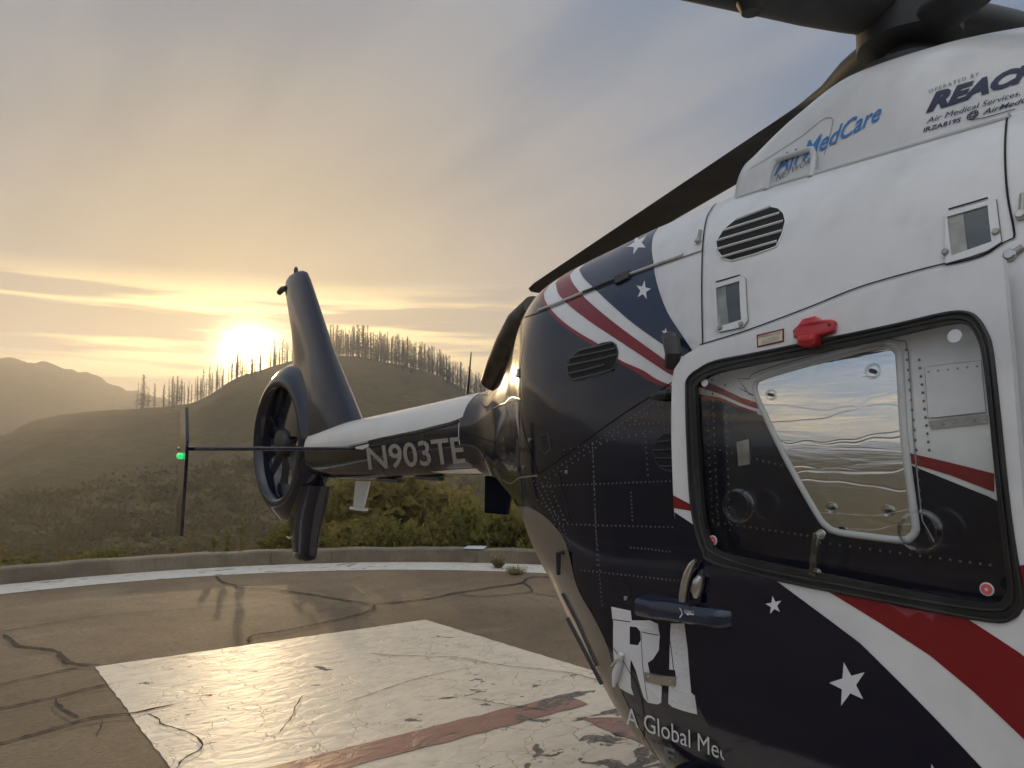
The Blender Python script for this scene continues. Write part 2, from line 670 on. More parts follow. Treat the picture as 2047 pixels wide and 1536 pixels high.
def pchip(xs, ys):
    xs = np.array(xs, float)
    ys = np.array(ys, float)
    h_ = np.diff(xs)
    d = np.diff(ys) / h_
    m_ = np.zeros(len(xs))
    for i in range(1, len(xs) - 1):
        if d[i - 1] * d[i] > 0:
            w1_, w2_ = 2 * h_[i] + h_[i - 1], h_[i] + 2 * h_[i - 1]
            m_[i] = (w1_ + w2_) / (w1_ / d[i - 1] + w2_ / d[i])
    m_[0], m_[-1] = d[0], d[-1]

    def f(x):
        x = np.clip(x, xs[0], xs[-1])
        i = np.clip(np.searchsorted(xs, x) - 1, 0, len(xs) - 2)
        s = (x - xs[i]) / h_[i]
        return ys[i] * (1 + 2 * s) * (1 - s) ** 2 + h_[i] * m_[i] * s * (1 - s) ** 2 + ys[i + 1] * s * s * (3 - 2 * s) + h_[i] * m_[i + 1] * s * s * (s - 1)
    return f


KPH = .0145     # metres per degree, to even out the two surface coordinates


class Surf:
    """lofted body: stations x, zb, zt, half width, z of the widest point, lower and upper squareness.
    Surface coordinates: x along the body, ph in degrees round the section (-90 keel, 0 widest, 90 top), starboard half."""

    def __init__(s, st, off=0.0, x0=None, x1=None, p0=-89, p1=89, nx=110, npz=150):
        A = np.array(st)
        s.f = [pchip(A[:, 0], A[:, k]) for k in range(1, 7)]
        s.off = off
        s.x0 = A[0, 0] if x0 is None else x0
        s.x1 = A[-1, 0] if x1 is None else x1
        X, P = np.meshgrid(np.linspace(s.x0, s.x1, nx), np.linspace(p0, p1, npz), indexing='ij')
        s.G = np.stack([X, P], -1).reshape(-1, 2)
        V = s.pt(s.G[:, 0], s.G[:, 1])
        T = []
        for i in range(nx - 1):
            for j in range(npz - 1):
                a = i * npz + j
                T.append((a, a + 1, a + npz + 1))
                T.append((a, a + npz + 1, a + npz))
        s.V, s.T = V, T
        s.bvh = BVHTree.FromPolygons([Vector(v) for v in V], T)

    def raw(s, x, ph):
        x = np.asarray(x, float)
        ph = np.asarray(ph, float)
        zb, zt, w, zw, nl, nu = [f(x) for f in s.f]
        c_, q = np.cos(np.radians(ph)), np.sin(np.radians(ph))
        n = np.where(q < 0, nl, nu)
        h_ = np.where(q < 0, zw - zb, zt - zw)
        r_ = 1 / ((np.abs(c_) + 1e-9) ** n + (np.abs(q) + 1e-9) ** n) ** (1 / n)
        return np.stack([x + 0 * ph, -w * r_ * c_ * np.sign(c_ + 1e-12), zw + h_ * r_ * q], -1)

    def nrm(s, x, ph):
        e = .012
        dx = s.raw(x + e, ph) - s.raw(x - e, ph)
        dp = s.raw(x, np.asarray(ph) + .6) - s.raw(x, np.asarray(ph) - .6)
        n = np.cross(dp, dx)
        n /= np.linalg.norm(n, axis=-1, keepdims=True) + 1e-12
        # outward = away from the axis
        c_ = s.raw(x, ph)
        axis = np.stack([c_[..., 0], 0 * c_[..., 0], s.f[3](x)], -1)
        sg = np.sign(((c_ - axis) * n).sum(-1, keepdims=True))
        return n * np.where(sg == 0, 1, sg)

    def pt(s, x, ph, off=0.0):
        x = np.asarray(x, float)
        ph = np.asarray(ph, float)
        p = s.raw(x, ph)
        t_ = s.off + off
        return p + s.nrm(x, ph) * t_ if t_ else p

    def hit(s, u, v):
        """surface coordinates seen at a point of the photograph"""
        d = ray(u, v)
        loc, n, i, dist = s.bvh.ray_cast(Vector(CAM), Vector(d))
        if loc is None:
            # past the outline: the nearest point of the outline itself
            q = s.V - CAM
            z = q @ FWD
            k = np.argmin((PW / 2 + FPX * (q @ RIGHT) / z - u) ** 2 + (PH / 2 - FPX * (q @ UPV) / z - v) ** 2)
            return tuple(s.G[k])
        a, b, c_ = (s.V[k] for k in s.T[i])
        p = np.array(loc)
        v0, v1, v2 = b - a, c_ - a, p - a
        d00, d01, d11, d20, d21 = v0 @ v0, v0 @ v1, v1 @ v1, v2 @ v0, v2 @ v1
        den = d00 * d11 - d01 * d01 + 1e-18
        w1_, w2_ = (d11 * d20 - d01 * d21) / den, (d00 * d21 - d01 * d20) / den
        return tuple(s.G[s.T[i][0]] * (1 - w1_ - w2_) + s.G[s.T[i][1]] * w1_ + s.G[s.T[i][2]] * w2_)

    def par(s, P):
        """points of the photograph, or ('p', x, ph), to surface coordinates"""
        out = []
        for q in P:
            out.append((q[1], q[2]) if q[0] == 'p' else s.hit(q[0], q[1]))
        return out


def dens(P, step=.03, closed=True):
    out = []
    n = len(P)
    for i in range(n if closed else n - 1):
        a, b = P[i], P[(i + 1) % n]
        L = math.hypot(b[0] - a[0], (b[1] - a[1]) * KPH)
        k = max(1, int(L / step))
        for j in range(k):
            s = j / k
            out.append((a[0] + (b[0] - a[0]) * s, a[1] + (b[1] - a[1]) * s))
    if not closed:
        out.append(P[-1])
    return out


def fill(outer, holes=(), step=.03):
    """triangulate a polygon of surface coordinates, with inner points so that it can follow the body"""
    loops = [dens(outer, step)] + [dens(h_, step) for h_ in holes]
    pts, edges = [], []
    for L in loops:
        o_ = len(pts)
        pts += [Vector((p[0], p[1] * KPH)) for p in L]
        edges += [(o_ + i, o_ + (i + 1) % len(L)) for i in range(len(L))]
    xs = [p.x for p in pts]
    ys = [p.y for p in pts]
    gx = np.arange(min(xs) + step / 2, max(xs), step)
    gy = np.arange(min(ys) + step / 2, max(ys), step)
    for i, a in enumerate(gx):
        for b in gy:
            pts.append(Vector((float(a), float(b + (step / 2 if i % 2 else 0)))))
    r_ = delaunay_2d_cdt(pts, edges, [], 0, 1e-6)
    P0 = np.array([(q.x, q.y) for q in r_[0]])
    tri = [f for f in r_[2]]
    cen = np.array([P0[list(f)].mean(0) for f in tri])

    def inside(L):
        A_ = np.array([(p[0], p[1] * KPH) for p in L])
        B_ = np.roll(A_, -1, 0)
        res = np.zeros(len(cen), bool)
        for (x1_, y1_), (x2_, y2_) in zip(A_, B_):
            c_ = ((y1_ > cen[:, 1]) != (y2_ > cen[:, 1])) & (cen[:, 0] < (x2_ - x1_) * (cen[:, 1] - y1_) / ((y2_ - y1_) if y2_ != y1_ else 1e-12) + x1_)
            res ^= c_
        return res
    ok = inside(loops[0])
    for L in loops[1:]:
        ok &= ~inside(L)
    faces_ = [f for f, k in zip(tri, ok) if k]
    used = sorted({i for f in faces_ for i in f})
    mp_ = {k: i for i, k in enumerate(used)}
    V = np.array([(r_[0][i].x, r_[0][i].y / KPH) for i in used])
    Fc = [tuple(mp_[i] for i in f) for f in faces_]
    return V, Fc


def patch(name, surf, outer, mat, parent, holes=(), off=.002, depth=0.0, step=.03, dome=0.0):
    V, Fc = fill(outer, holes, step)
    top = surf.pt(V[:, 0], V[:, 1], off)
    # orient outward
    n_ = surf.nrm(V[:, 0], V[:, 1])
    F2 = []
    for f in Fc:
        a, b, c_ = (top[i] for i in f[:3])
        F2.append(f if np.cross(b - a, c_ - a) @ n_[f[0]] > 0 else f[::-1])
    verts = list(top)
    if depth:
        cnt = {}
        for f in F2:
            for i in range(len(f)):
                a, b = f[i], f[(i + 1) % len(f)]
                cnt[(min(a, b), max(a, b))] = cnt.get((min(a, b), max(a, b)), []) + [(a, b)]
        bd = [e[0] for e in cnt.values() if len(e) == 1]
        low = surf.pt(V[:, 0], V[:, 1], off - depth)
        mp_ = {}
        for a, b in bd:
            for k in (a, b):
                if k not in mp_:
                    mp_[k] = len(verts)
                    verts.append(low[k])
            F2.append((b, a, mp_[a], mp_[b]))
    return new_obj(name, verts, F2, mat, parent)


def ribbon_geo(surf, P, width, off=.002, closed=False):
    P = dens(P, .025, closed)
    n = len(P)
    A = np.array(P)
    p = surf.pt(A[:, 0], A[:, 1], off)
    nn = surf.nrm(A[:, 0], A[:, 1])
    vs, fs = [], []
    for i in range(n):
        a, b = (p[(i - 1) % n], p[(i + 1) % n]) if closed else (p[max(i - 1, 0)], p[min(i + 1, n - 1)])
        d = np.cross(nn[i], b - a)
        d /= np.linalg.norm(d) + 1e-12
        w_ = width[i * (len(width) - 1) // max(1, n - 1)] if isinstance(width, (list, tuple)) else width
        vs += [p[i] - d * w_ / 2, p[i] + d * w_ / 2]
    for i in range(n if closed else n - 1):
        a, b = 2 * i, 2 * ((i + 1) % n)
        fs.append((a, a + 1, b + 1, b))
    return vs, fs


def ribbon(name, surf, P, width, mat, parent, off=.002, closed=False):
    v, f = ribbon_geo(surf, P, width, off, closed)
    return new_obj(name, v, f, mat, parent)


def bead(name, surf, P, w_, h_, mat, parent, off=0.0, closed=True, seg=8):
    """rounded strip (half-ellipse section) lying on a surface"""
    P = dens(P, .02, closed)
    A = np.array(P)
    n = len(P)
    p = surf.pt(A[:, 0], A[:, 1], off)
    nn = surf.nrm(A[:, 0], A[:, 1])
    vs = []
    for i in range(n):
        a, b = (p[(i - 1) % n], p[(i + 1) % n]) if closed else (p[max(i - 1, 0)], p[min(i + 1, n - 1)])
        d = np.cross(nn[i], b - a)
        d /= np.linalg.norm(d) + 1e-12
        for k in range(seg + 1):
            q = math.pi * k / seg
            vs.append(p[i] + d * math.cos(q) * w_ / 2 + nn[i] * (math.sin(q) * h_ - .001))
    m_ = seg + 1
    fs = []
    for i in range(n if closed else n - 1):
        for k in range(seg):
            a, b = i * m_ + k, ((i + 1) % n) * m_ + k
            fs.append((a, b, b + 1, a + 1))
    return new_obj(name, vs, fs, mat, parent, sharp=60)


def pxline(P, per=6):
    return [tuple(p) for p in catmull(P, per)]


def star_px(cx_, cy_, r_, rot, sx=1.0, shear=0.0):
    out = []
    for k in range(10):
        a = math.radians(rot) + math.pi * k / 5
        q = r_ if k % 2 == 0 else r_ * .40
        x_, y_ = q * math.sin(a) * sx, -q * math.cos(a)
        out.append((cx_ + x_ + shear * y_, cy_ + y_))
    return out


FONT_CACHE = {}


def text_geo(txt, bold=0.0, shear=0.0, space=1.0):
    k = (txt, bold, shear, space)
    if k in FONT_CACHE:
        return FONT_CACHE[k]
    cu = bpy.data.curves.new('tmp', 'FONT')
    cu.body = txt
    cu.offset = bold
    cu.shear = shear
    cu.space_character = space
    cu.resolution_u = 3
    ob = bpy.data.objects.new('tmp', cu)
    COL.objects.link(ob)
    dg = bpy.context.evaluated_depsgraph_get()
    me = bpy.data.meshes.new_from_object(ob.evaluated_get(dg))
    V = np.array([v.co[:2] for v in me.vertices])
    Fc = [tuple(p.vertices) for p in me.polygons]
    bpy.data.objects.remove(ob)
    bpy.data.curves.remove(cu)
    bpy.data.meshes.remove(me)
    lo_, hi_ = V.min(0), V.max(0)
    V = (V - lo_) / (hi_ - lo_)
    FONT_CACHE[k] = (V, Fc)
    return V, Fc


def quad_map(Q, V):
    """Q: coordinates of bottom left, bottom right, top right, top left"""
    a, b = V[:, :1], V[:, 1:2]
    Q = [np.array(q) for q in Q]
    return Q[0] * (1 - a) * (1 - b) + Q[1] * a * (1 - b) + Q[2] * a * b + Q[3] * (1 - a) * b


def lettering(name, surf, txt, quad, mat, parent, off=.003, bold=0.0, shear=0.0, space=1.0, cell=9.0):
    V, Fc = text_geo(txt, bold, shear, space)
    bm = bmesh.new()
    vv = [bm.verts.new((float(q[0]), float(q[1]), 0)) for q in V]
    for q in Fc:
        try:
            bm.faces.new([vv[i] for i in q])
        except ValueError:
            pass
    W_ = math.dist(quad[0], quad[1])
    H_ = math.dist(quad[0], quad[3])
    for ax_, L in ((0, W_), (1, H_)):
        n = int(L / cell)
        for k in range(1, n + 1):
            no = (1, 0, 0) if ax_ == 0 else (0, 1, 0)
            co = (k / (n + 1), 0, 0) if ax_ == 0 else (0, k / (n + 1), 0)
            bmesh.ops.bisect_plane(bm, geom=bm.verts[:] + bm.edges[:] + bm.faces[:], plane_co=co, plane_no=no, dist=1e-6)
    bm.verts.index_update()
    V = np.array([q.co[:2] for q in bm.verts])
    Fc = [tuple(q.index for q in f.verts) for f in bm.faces]
    bm.free()
    Q = np.array(surf.par([tuple(q) for q in quad_map(quad, V)]))
    p = surf.pt(Q[:, 0], Q[:, 1], off)
    return new_obj(name, p, Fc, mat, parent, smooth=False)


def rivets_geo(surf, pts, r_=.0042, h_=.0024):
    vs, fs = [], []
    A = np.array(pts)
    P = surf.pt(A[:, 0], A[:, 1], .0022)
    N = surf.nrm(A[:, 0], A[:, 1])
    for p, n_ in zip(P, N):
        a, b = frame_of(n_)
        o_ = len(vs)
        for rr_, hh_ in ((1, 0), (.7, .75)):
            for k in range(7):
                q = 2 * math.pi * k / 7
                vs.append(p + (a * math.cos(q) + b * math.sin(q)) * r_ * rr_ + n_ * h_ * hh_)
        vs.append(p + n_ * h_)
        for k in range(7):
            j = (k + 1) % 7
            fs.append((o_ + k, o_ + j, o_ + 7 + j, o_ + 7 + k))
            fs.append((o_ + 7 + k, o_ + 7 + j, o_ + 14))
    return vs, fs


def pxrow(surf, a, b, n):
    return surf.par([(a[0] + (b[0] - a[0]) * k / (n - 1), a[1] + (b[1] - a[1]) * k / (n - 1)) for k in range(n)])

# ------------------------------------------------------------------ terrain
def bearing(u):
    return math.degrees(math.atan((u - PW / 2) / FPX))


def tanel(u, v):
    d = ray(u, v)
    return d[2] / math.hypot(d[0], d[1])


RIDGE_PX = [(0, 872), (60, 843), (150, 826), (280, 818), (380, 806), (420, 787), (470, 757), (530, 738), (620, 716),
            (700, 712), (780, 726), (850, 745), (920, 775), (980, 802), (1050, 830)]
r1 = [(-180, .07), (-150, .08), (-120, .045), (-95, .035), (-75, .04), (-60, .06), (-48, .045), (-40, .025)]
r1 += [(bearing(u), tanel(u, v)) for u, v in RIDGE_PX]
r1 += [(12, .03), (35, .06), (70, .09), (110, .07), (150, .10), (180, .13)]
FAR_PX = [(0, 722), (25, 724), (60, 729), (75, 723), (130, 742), (200, 762), (280, 790), (340, 806), (450, 830)]
r2 = [(-180, .06), (-140, .06), (-100, .05), (-80, .06), (-65, .11), (-52, .138), (-44, .135), (-38, .122)]
r2 += [(bearing(u), tanel(u, v)) for u, v in FAR_PX]
r2 += [(-10, .03), (20, .04), (80, .10), (140, .09), (180, .10)]
R1F = pchip([a for a, b in r1], [b for a, b in r1])
R2F = pchip([a for a, b in r2], [b for a, b in r2])
_ph = RNG.uniform(0, 6.28, (40, 3))
_fr = RNG.normal(0, 1, (40, 2))
PADC = np.array([-3.2, -1.4])
R_IN, R_OUT, KERB_H, KERB_T = 6.32, 7.05, .20, .26
RIDGE_R, FAR_R = 300.0, 640.0


def tnoise(x, y, wl_, k0):
    s = 0
    for k in range(6):
        f = _fr[(k0 + k) % 40] * (2 * math.pi / wl_) * (1 + .7 * k) * .6
        s = s + np.sin(f[0] * x + f[1] * y + _ph[(k0 + k) % 40, 0]) / (1 + .8 * k)
    return s / 2.2


def terrain_z(x, y):
    x = np.asarray(x, float)
    y = np.asarray(y, float)
    dx, dy = x - CAM[0], y - CAM[1]
    r_ = np.hypot(dx, dy) + 1e-6
    f_ = dx * _lh[0] + dy * _lh[1]
    s_ = dx * RIGHT[0] + dy * RIGHT[1]
    al = np.degrees(np.arctan2(s_, f_))
    h1 = CAM[2] + R1F(al) * RIDGE_R
    h2 = CAM[2] + R2F(al) * FAR_R
    rp = np.hypot(x - PADC[0], y - PADC[1])
    z = np.interp(rp, [0, 7.4, 9, 13, 30, 70, 110], [-.45, -.45, -.55, -1.0, -4.5, -9.0, -10.0])
    # first ridge
    a = np.clip((r_ - 95) / (RIDGE_R - 95), 0, 1)
    up = a * a * (3 - 2 * a) * .55 + a * .45
    z1 = z + (h1 - z) * up
    back = np.clip((r_ - RIDGE_R) / 150, 0, 1)
    z1 = z1 - back * back * (3 - 2 * back) * (np.maximum(h1, 0) + 16)
    b = np.clip((r_ - 400) / (FAR_R - 400), 0, 1)
    z2 = z1 + (h2 - z1) * (b * b * (3 - 2 * b))
    c_ = np.clip((r_ - FAR_R) / 200, 0, 1)
    z2 = z2 - c_ * c_ * (np.maximum(h2, 0) * .9)
    amp = np.clip((r_ - 60) / 150, 0, 1) * (1 - .85 * np.exp(-((r_ - RIDGE_R) / 45) ** 2))
    z2 = z2 + tnoise(x, y, 60, 3) * 2.4 * amp + tnoise(x, y, 26, 33) * .9 * amp
    amp2 = np.clip((r_ - 420) / 150, 0, 1) * (1 - .9 * np.exp(-((r_ - FAR_R) / 90) ** 2))
    z2 = z2 + tnoise(x, y, 160, 11) * 7 * amp2
    # broken crest line
    z2 = z2 + tnoise(x, y, 16, 20) * .9 * np.exp(-((r_ - FAR_R) / 60) ** 2) * 2
    z2 = z2 + tnoise(x, y, 9, 28) * .35 * np.exp(-((r_ - RIDGE_R) / 30) ** 2)
    return z2


rs = np.concatenate([[0.01], np.linspace(2, 24, 12), np.linspace(28, 95, 16), np.linspace(105, 285, 22), np.linspace(292, 316, 7),
                     np.linspace(330, 450, 8), np.linspace(470, 615, 8), np.linspace(628, 652, 5), np.linspace(680, 900, 6)])
als = np.concatenate([np.linspace(-60, 15, 260), np.linspace(15, 300, 230)[1:-1]])
tv = []
for r_ in rs:
    a = np.radians(als)
    X = CAM[0] + r_ * (np.cos(a) * _lh[0] + np.sin(a) * RIGHT[0])
    Y = CAM[1] + r_ * (np.cos(a) * _lh[1] + np.sin(a) * RIGHT[1])
    tv.append(np.stack([X, Y, terrain_z(X, Y)], -1))
tv = np.concatenate(tv)
terrain = new_obj('terrain', tv, rings_faces(len(rs), len(als), True, False), 'terrain', sharp=180)
tag(terrain, 'scrub covered valley slopes and hills around the helipad', None, None, 'structure')

# ------------------------------------------------------------------ helipad
NP = 160


def circ(r_, z, n=NP):
    return [(PADC[0] + r_ * math.cos(2 * math.pi * k / n), PADC[1] + r_ * math.sin(2 * math.pi * k / n), z) for k in range(n)]


v = circ(7.30, 0) + circ(7.30, -.5)
pad = new_obj('helipad', v, rings_faces(2, NP), 'pad_concrete')
tag(pad, 'round worn concrete helipad', None, None, 'structure')
v = circ(R_IN, .004) + circ(R_OUT + .02, .004)
ring = new_obj('ring_marking', v, rings_faces(2, NP, True, False), 'ring_white', pad)
# low parapet round the pad
prof = [(R_OUT, -.1), (R_OUT, KERB_H - .02), (R_OUT + .02, KERB_H), (R_OUT + KERB_T - .02, KERB_H), (R_OUT + KERB_T, KERB_H - .02), (R_OUT + KERB_T, -.6)]
v = []
for k, (r_, z) in enumerate(prof):
    for q in range(NP * 2):
        a = 2 * math.pi * q / (NP * 2)
        wob = (math.sin(a * 37) + math.sin(a * 61 + 1)) * .004 if 0 < k < 5 else 0
        v.append((PADC[0] + r_ * math.cos(a), PADC[1] + r_ * math.sin(a), z + wob))
kerb = new_obj('parapet', v, rings_faces(len(prof), NP * 2, True, False), 'kerb_concrete')
tag(kerb, 'low curved concrete parapet around the edge of the helipad', 'parapet')
# joint and cap plate on the parapet
pj = ground(948, 1125)
aj = math.atan2(pj[1] - PADC[1], pj[0] - PADC[0])


def on_kerb(r_, a, z):
    return (PADC[0] + r_ * math.cos(a), PADC[1] + r_ * math.sin(a), z)


rbox('cap_plate', 'grey_white_paint', (.30, .30, .014), Matrix.Translation(on_kerb(R_OUT + .14, aj, KERB_H + .010)) @ Matrix.Rotation(aj, 4, 'Z'), kerb, .004)
for da, w0, w1 in ((-.004, .010, .004), (-.31, .002, .0012), (.42, .002, .0012), (.30, .0016, .001)):
    vs = []
    for k in range(7):
        z = -.02 + (KERB_H) * k / 6
        jg = random.uniform(-.0025, .0025)
        ww = w0 + (w1 - w0) * k / 6
        vs += [on_kerb(R_OUT - .003, aj + da + jg - ww / 2, z), on_kerb(R_OUT - .003, aj + da + jg + ww / 2, z)]
    new_obj('joint', vs, [(2 * k, 2 * k + 1, 2 * k + 3, 2 * k + 2) for k in range(6)], 'stain_dark' if w0 > .005 else 'crack_dark', kerb)

# painted square with the letter strokes
Q = [(-5.46, -1.82), (-5.30, 1.06), (1.4, 1.30), (1.4, -1.95)]


def sheet(name, poly, z, mat, parent, step=None, jag=0.0):
    P = []
    n = len(poly)
    for i in range(n):
        a, b = np.array(poly[i]), np.array(poly[(i + 1) % n])
        L = np.linalg.norm(b - a)
        k = max(1, int(L / .08)) if jag else 1
        nn = np.array([-(b - a)[1], (b - a)[0]]) / L
        for j in range(k):
            P.append(a + (b - a) * j / k + nn * (random.uniform(-jag, jag) if j else 0))
    return new_obj(name, [(p[0], p[1], z) for p in P], [tuple(range(len(P)))], mat, parent, False)


sheet('square_marking', Q, .004, 'pad_white', pad, jag=.007)
# red strokes
A_ = [ground(*p)[:2] for p in ((540, 1560), (1130, 1389), (1172, 1410), (640, 1580))]
sheet('stroke_marking', [(-2.78, -1.72), (-2.72, .60), (-2.47, .57), (-2.53, -1.72)], .008, 'pad_red', pad, jag=.012)
sheet('stroke_marking', [(-2.30, .34), (-2.12, .60), (-1.2, .60), (-1.2, .34)], .008, 'pad_red', pad, jag=.016)

CRACKS = [([(428, 1153), (452, 1166), (472, 1173), (476, 1177), (545, 1180), (611, 1189), (668, 1198), (748, 1209)], .034),
          ([(748, 1209), (800, 1205), (860, 1198), (905, 1188), (950, 1181), (1010, 1172), (1042, 1166), (1060, 1155), (1120, 1156)], .040),
          ([(748, 1209), (741, 1222), (690, 1237), (620, 1253), (560, 1265), (503, 1274), (497, 1289)], .030),
          ([(905, 1188), (960, 1194), (1050, 1186), (1062, 1179), (1044, 1164)], .024), ([(1062, 1187), (1130, 1196)], .026),
          ([(-60, 1276), (60, 1255), (200, 1233), (350, 1222), (430, 1216)], .018),
          ([(8, 1270), (28, 1284), (40, 1293), (112, 1303), (132, 1318), (152, 1331), (200, 1332)], .045),
          ([(-60, 1382), (90, 1352), (168, 1334)], .026), ([(-60, 1432), (100, 1397), (170, 1380), (228, 1370)], .034),
          ([(-60, 1508), (80, 1468), (170, 1442), (272, 1427), (350, 1411)], .032),
          ([(110, 1400), (130, 1424), (150, 1440)], .028), ([(205, 1440), (196, 1475)], .012),
          ([(290, 1427), (328, 1455), (382, 1468), (406, 1494), (378, 1516), (350, 1545)], .013),
          ([(406, 1494), (440, 1488)], .010),
          ([(730, 1310), (850, 1315), (920, 1318), (962, 1324), (1012, 1334), (1080, 1340), (1150, 1351), (1210, 1370)], .010),
          ([(690, 1408), (760, 1385), (832, 1362), (930, 1340)], .009),
          ([(548, 1480), (590, 1430), (602, 1395), (650, 1385)], .008), ([(930, 1398), (990, 1410), (1040, 1416), (1100, 1428)], .010),
          ([(230, 1331), (262, 1338), (330, 1322), (400, 1312)], .006), ([(497, 1290), (560, 1300), (640, 1286)], .005)]
for P, w_ in CRACKS:
    g = [ground(*p)[:2] for p in catmull(P, 5)]
    g2 = []
    for a, b in zip(g[:-1], g[1:]):
        k = max(1, int(np.linalg.norm(b - a) / .035))
        g2 += [a + (b - a) * j / k for j in range(k)]
    g2.append(g[-1])
    vs, n = [], len(g2)
    wob = 0.0
    for i, p in enumerate(g2):
        d = g2[min(i + 1, n - 1)] - g2[max(i - 1, 0)]
        d = d / (np.linalg.norm(d) + 1e-9)
        nn = np.array([-d[1], d[0]])
        wob = .8 * wob + random.uniform(-.010, .010)
        ww = w_ * random.uniform(.45, 1.25) * (min(1, i / 3 + .15)) * (min(1, (n - 1 - i) / 3 + .15))
        c_ = p + nn * wob
        vs += [(*(c_ - nn * ww / 2), .012), (*(c_ + nn * ww / 2), .012)]
    new_obj('crack', vs, [(2 * i, 2 * i + 1, 2 * i + 3, 2 * i + 2) for i in range(n - 1)], 'crack_dark', pad, False)

# ------------------------------------------------------------------ helicopter
heli = empty('helicopter', (0, 0, 0))
tag(heli, 'navy and white medical helicopter with red stripes and stars, parked on the helipad', 'helicopter')
ST = [(-2.8, 1.511, 2.058, 0.248, 1.798, 2.197, 2.048), (-2.6, 1.483, 2.092, 0.259, 1.798, 2.188, 2.133),
      (-2.35, 1.363, 2.228, 0.321, 1.78, 2.288, 2.556), (-2.1, 1.203, 2.437, 0.416, 1.75, 2.286, 3.15),
      (-1.85, 1.035, 2.569, 0.554, 1.721, 2.322, 3.55), (-1.55, 0.835, 2.645, 0.715, 1.638, 2.364, 3.15),
      (-1.2, 0.588, 2.709, 0.787, 1.504, 3.045, 2.9), (-0.85, 0.365, 2.751, 0.82, 1.369, 3.874, 3.009),
      (-0.5, 0.268, 2.769, 0.82, 1.298, 3.992, 3.172), (0.6, 0.268, 2.769, 0.82, 1.298, 3.992, 3.172),
      (1.3, 0.34, 2.7, 0.80, 1.28, 3.2, 3.0), (1.9, 0.42, 2.45, 0.74, 1.22, 2.8, 2.7), (2.5, 0.52, 2.02, 0.58, 1.16, 2.4, 2.3),
      (2.9, 0.68, 1.62, 0.36, 1.1, 2.2, 2.1), (3.1, 0.95, 1.15, 0.05, 1.05, 2.0, 2.0)]
SK = Surf(ST, 0.0, -2.8, 3.1, nx=190, npz=170)
DOFF = .075
DR = Surf(ST, DOFF, -1.1, 1.0, nx=110, npz=170)


def skin_mesh(surf, x0, x1, nx, npz, name, mat, port_mat=None, skip=None, parent=None, p0=-90, caps=True):
    xs = np.linspace(x0, x1, nx)
    ph = np.linspace(p0, 90, npz)
    # full ring: starboard keel->top, then port top->keel
    V = []
    for x_ in xs:
        s = surf.raw(np.full(npz, x_), ph)
        p = s[::-1][1:-1] * np.array([1, -1, 1])
        V.append(np.concatenate([s, p]))
    nc = len(V[0])
    V = np.concatenate(V)
    Fc = []
    idx = []
    for i in range(nx - 1):
        for j in range(nc):
            if skip and j < npz - 1 and skip((xs[i] + xs[i + 1]) / 2, (ph[j] + ph[j + 1]) / 2):
                continue
            a, b = i * nc + j, i * nc + (j + 1) % nc
            Fc.append((a, a + nc, b + nc, b))
            if port_mat:
                zc, xc = V[a][2], xs[i]
                idx.append(1 if (j >= npz - 1 and (xc < -1.45 or zc < 1.45)) else 0)
    if caps:
        Fc.append(tuple(range(nc)))
        Fc.append(tuple(range((nx - 1) * nc, nx * nc))[::-1])
        idx += [0, 0]
    ob = new_obj(name, V, Fc, mat, parent, sharp=60)
    if port_mat:
        ob.data.materials.append(M[port_mat])
        ob.data.polygons.foreach_set('material_index', idx)
    return ob


def doorway(x_, p_):
    return .64 < x_ < 1.42 and -58 < p_ < 42


body = skin_mesh(SK, -2.8, 3.1, 230, 120, 'fuselage', 'white_paint', 'navy_paint', doorway, heli)
# cabin floor and bulkhead inside the open doorway
rbox('cabin_floor', 'grey_white_paint', (2.4, 1.40, .04), Matrix.Translation((1.0, 0, .48)), heli, .004)
rbox('bulkhead', 'grey_white_paint', (.03, 1.30, 1.7), Matrix.Translation((.52, 0, 1.40)), heli, .004)
# windscreen
patch('windscreen', SK, [(1.75, 12), (2.2, 2), (2.75, 8), (2.95, 40), (2.8, 88), (1.95, 88), (1.75, 60)], 'dark_glass', heli, off=.003, step=.06)
patch('front_door_window', SK, [(1.50, 5), (1.66, 3), (1.68, 40), (1.52, 42)], 'dark_glass', heli, off=.003, step=.06)

# ---- painted livery: boundaries of the stripes, rear edge to front edge, roof down to the door
B0 = [(1316, 456), (1306, 473), (1303, 499), (1306, 522), (1310, 551), (1320, 588), (1336, 627), (1359, 663), (1392, 712)]
B1 = [(1158, 540), (1167, 556), (1188, 577), (1221, 608), (1260, 642), (1299, 671), (1333, 694), (1357, 708), (1400, 733)]
B2 = [(1139, 550), (1146, 567), (1167, 593), (1198, 621), (1234, 650), (1273, 679), (1312, 707), (1354, 736), (1400, 758)]
B3 = [(1111, 566), (1117, 588), (1138, 611), (1182, 645), (1229, 676), (1273, 705), (1312, 731), (1346, 752), (1400, 775)]
B4 = [(1087, 586), (1091, 603), (1109, 627), (1135, 650), (1167, 671), (1198, 689), (1240, 720), (1286, 741), (1323, 763), (1400, 789)]
B5 = [(1079, 594), (1087, 610), (1096, 621), (1117, 645), (1146, 666), (1182, 689), (1234, 723), (1273, 746), (1312, 768), (1400, 796)]


def boundary(B, tail=()):
    P = SK.par(pxline(B, 5))
    x0, p0 = P[0]
    x1, p1 = P[3]
    sl = (x0 - x1) / max(1e-3, p0 - p1)
    sl = max(-.006, min(.006, sl))
    top = [(x0 + sl * (90 - p0) * .5 * (1 - (1 - k / 5) ** 2) * 1.0, p0 + (90 - p0) * k / 5) for k in range(5, 0, -1)]
    return top + P + SK.par(list(tail))


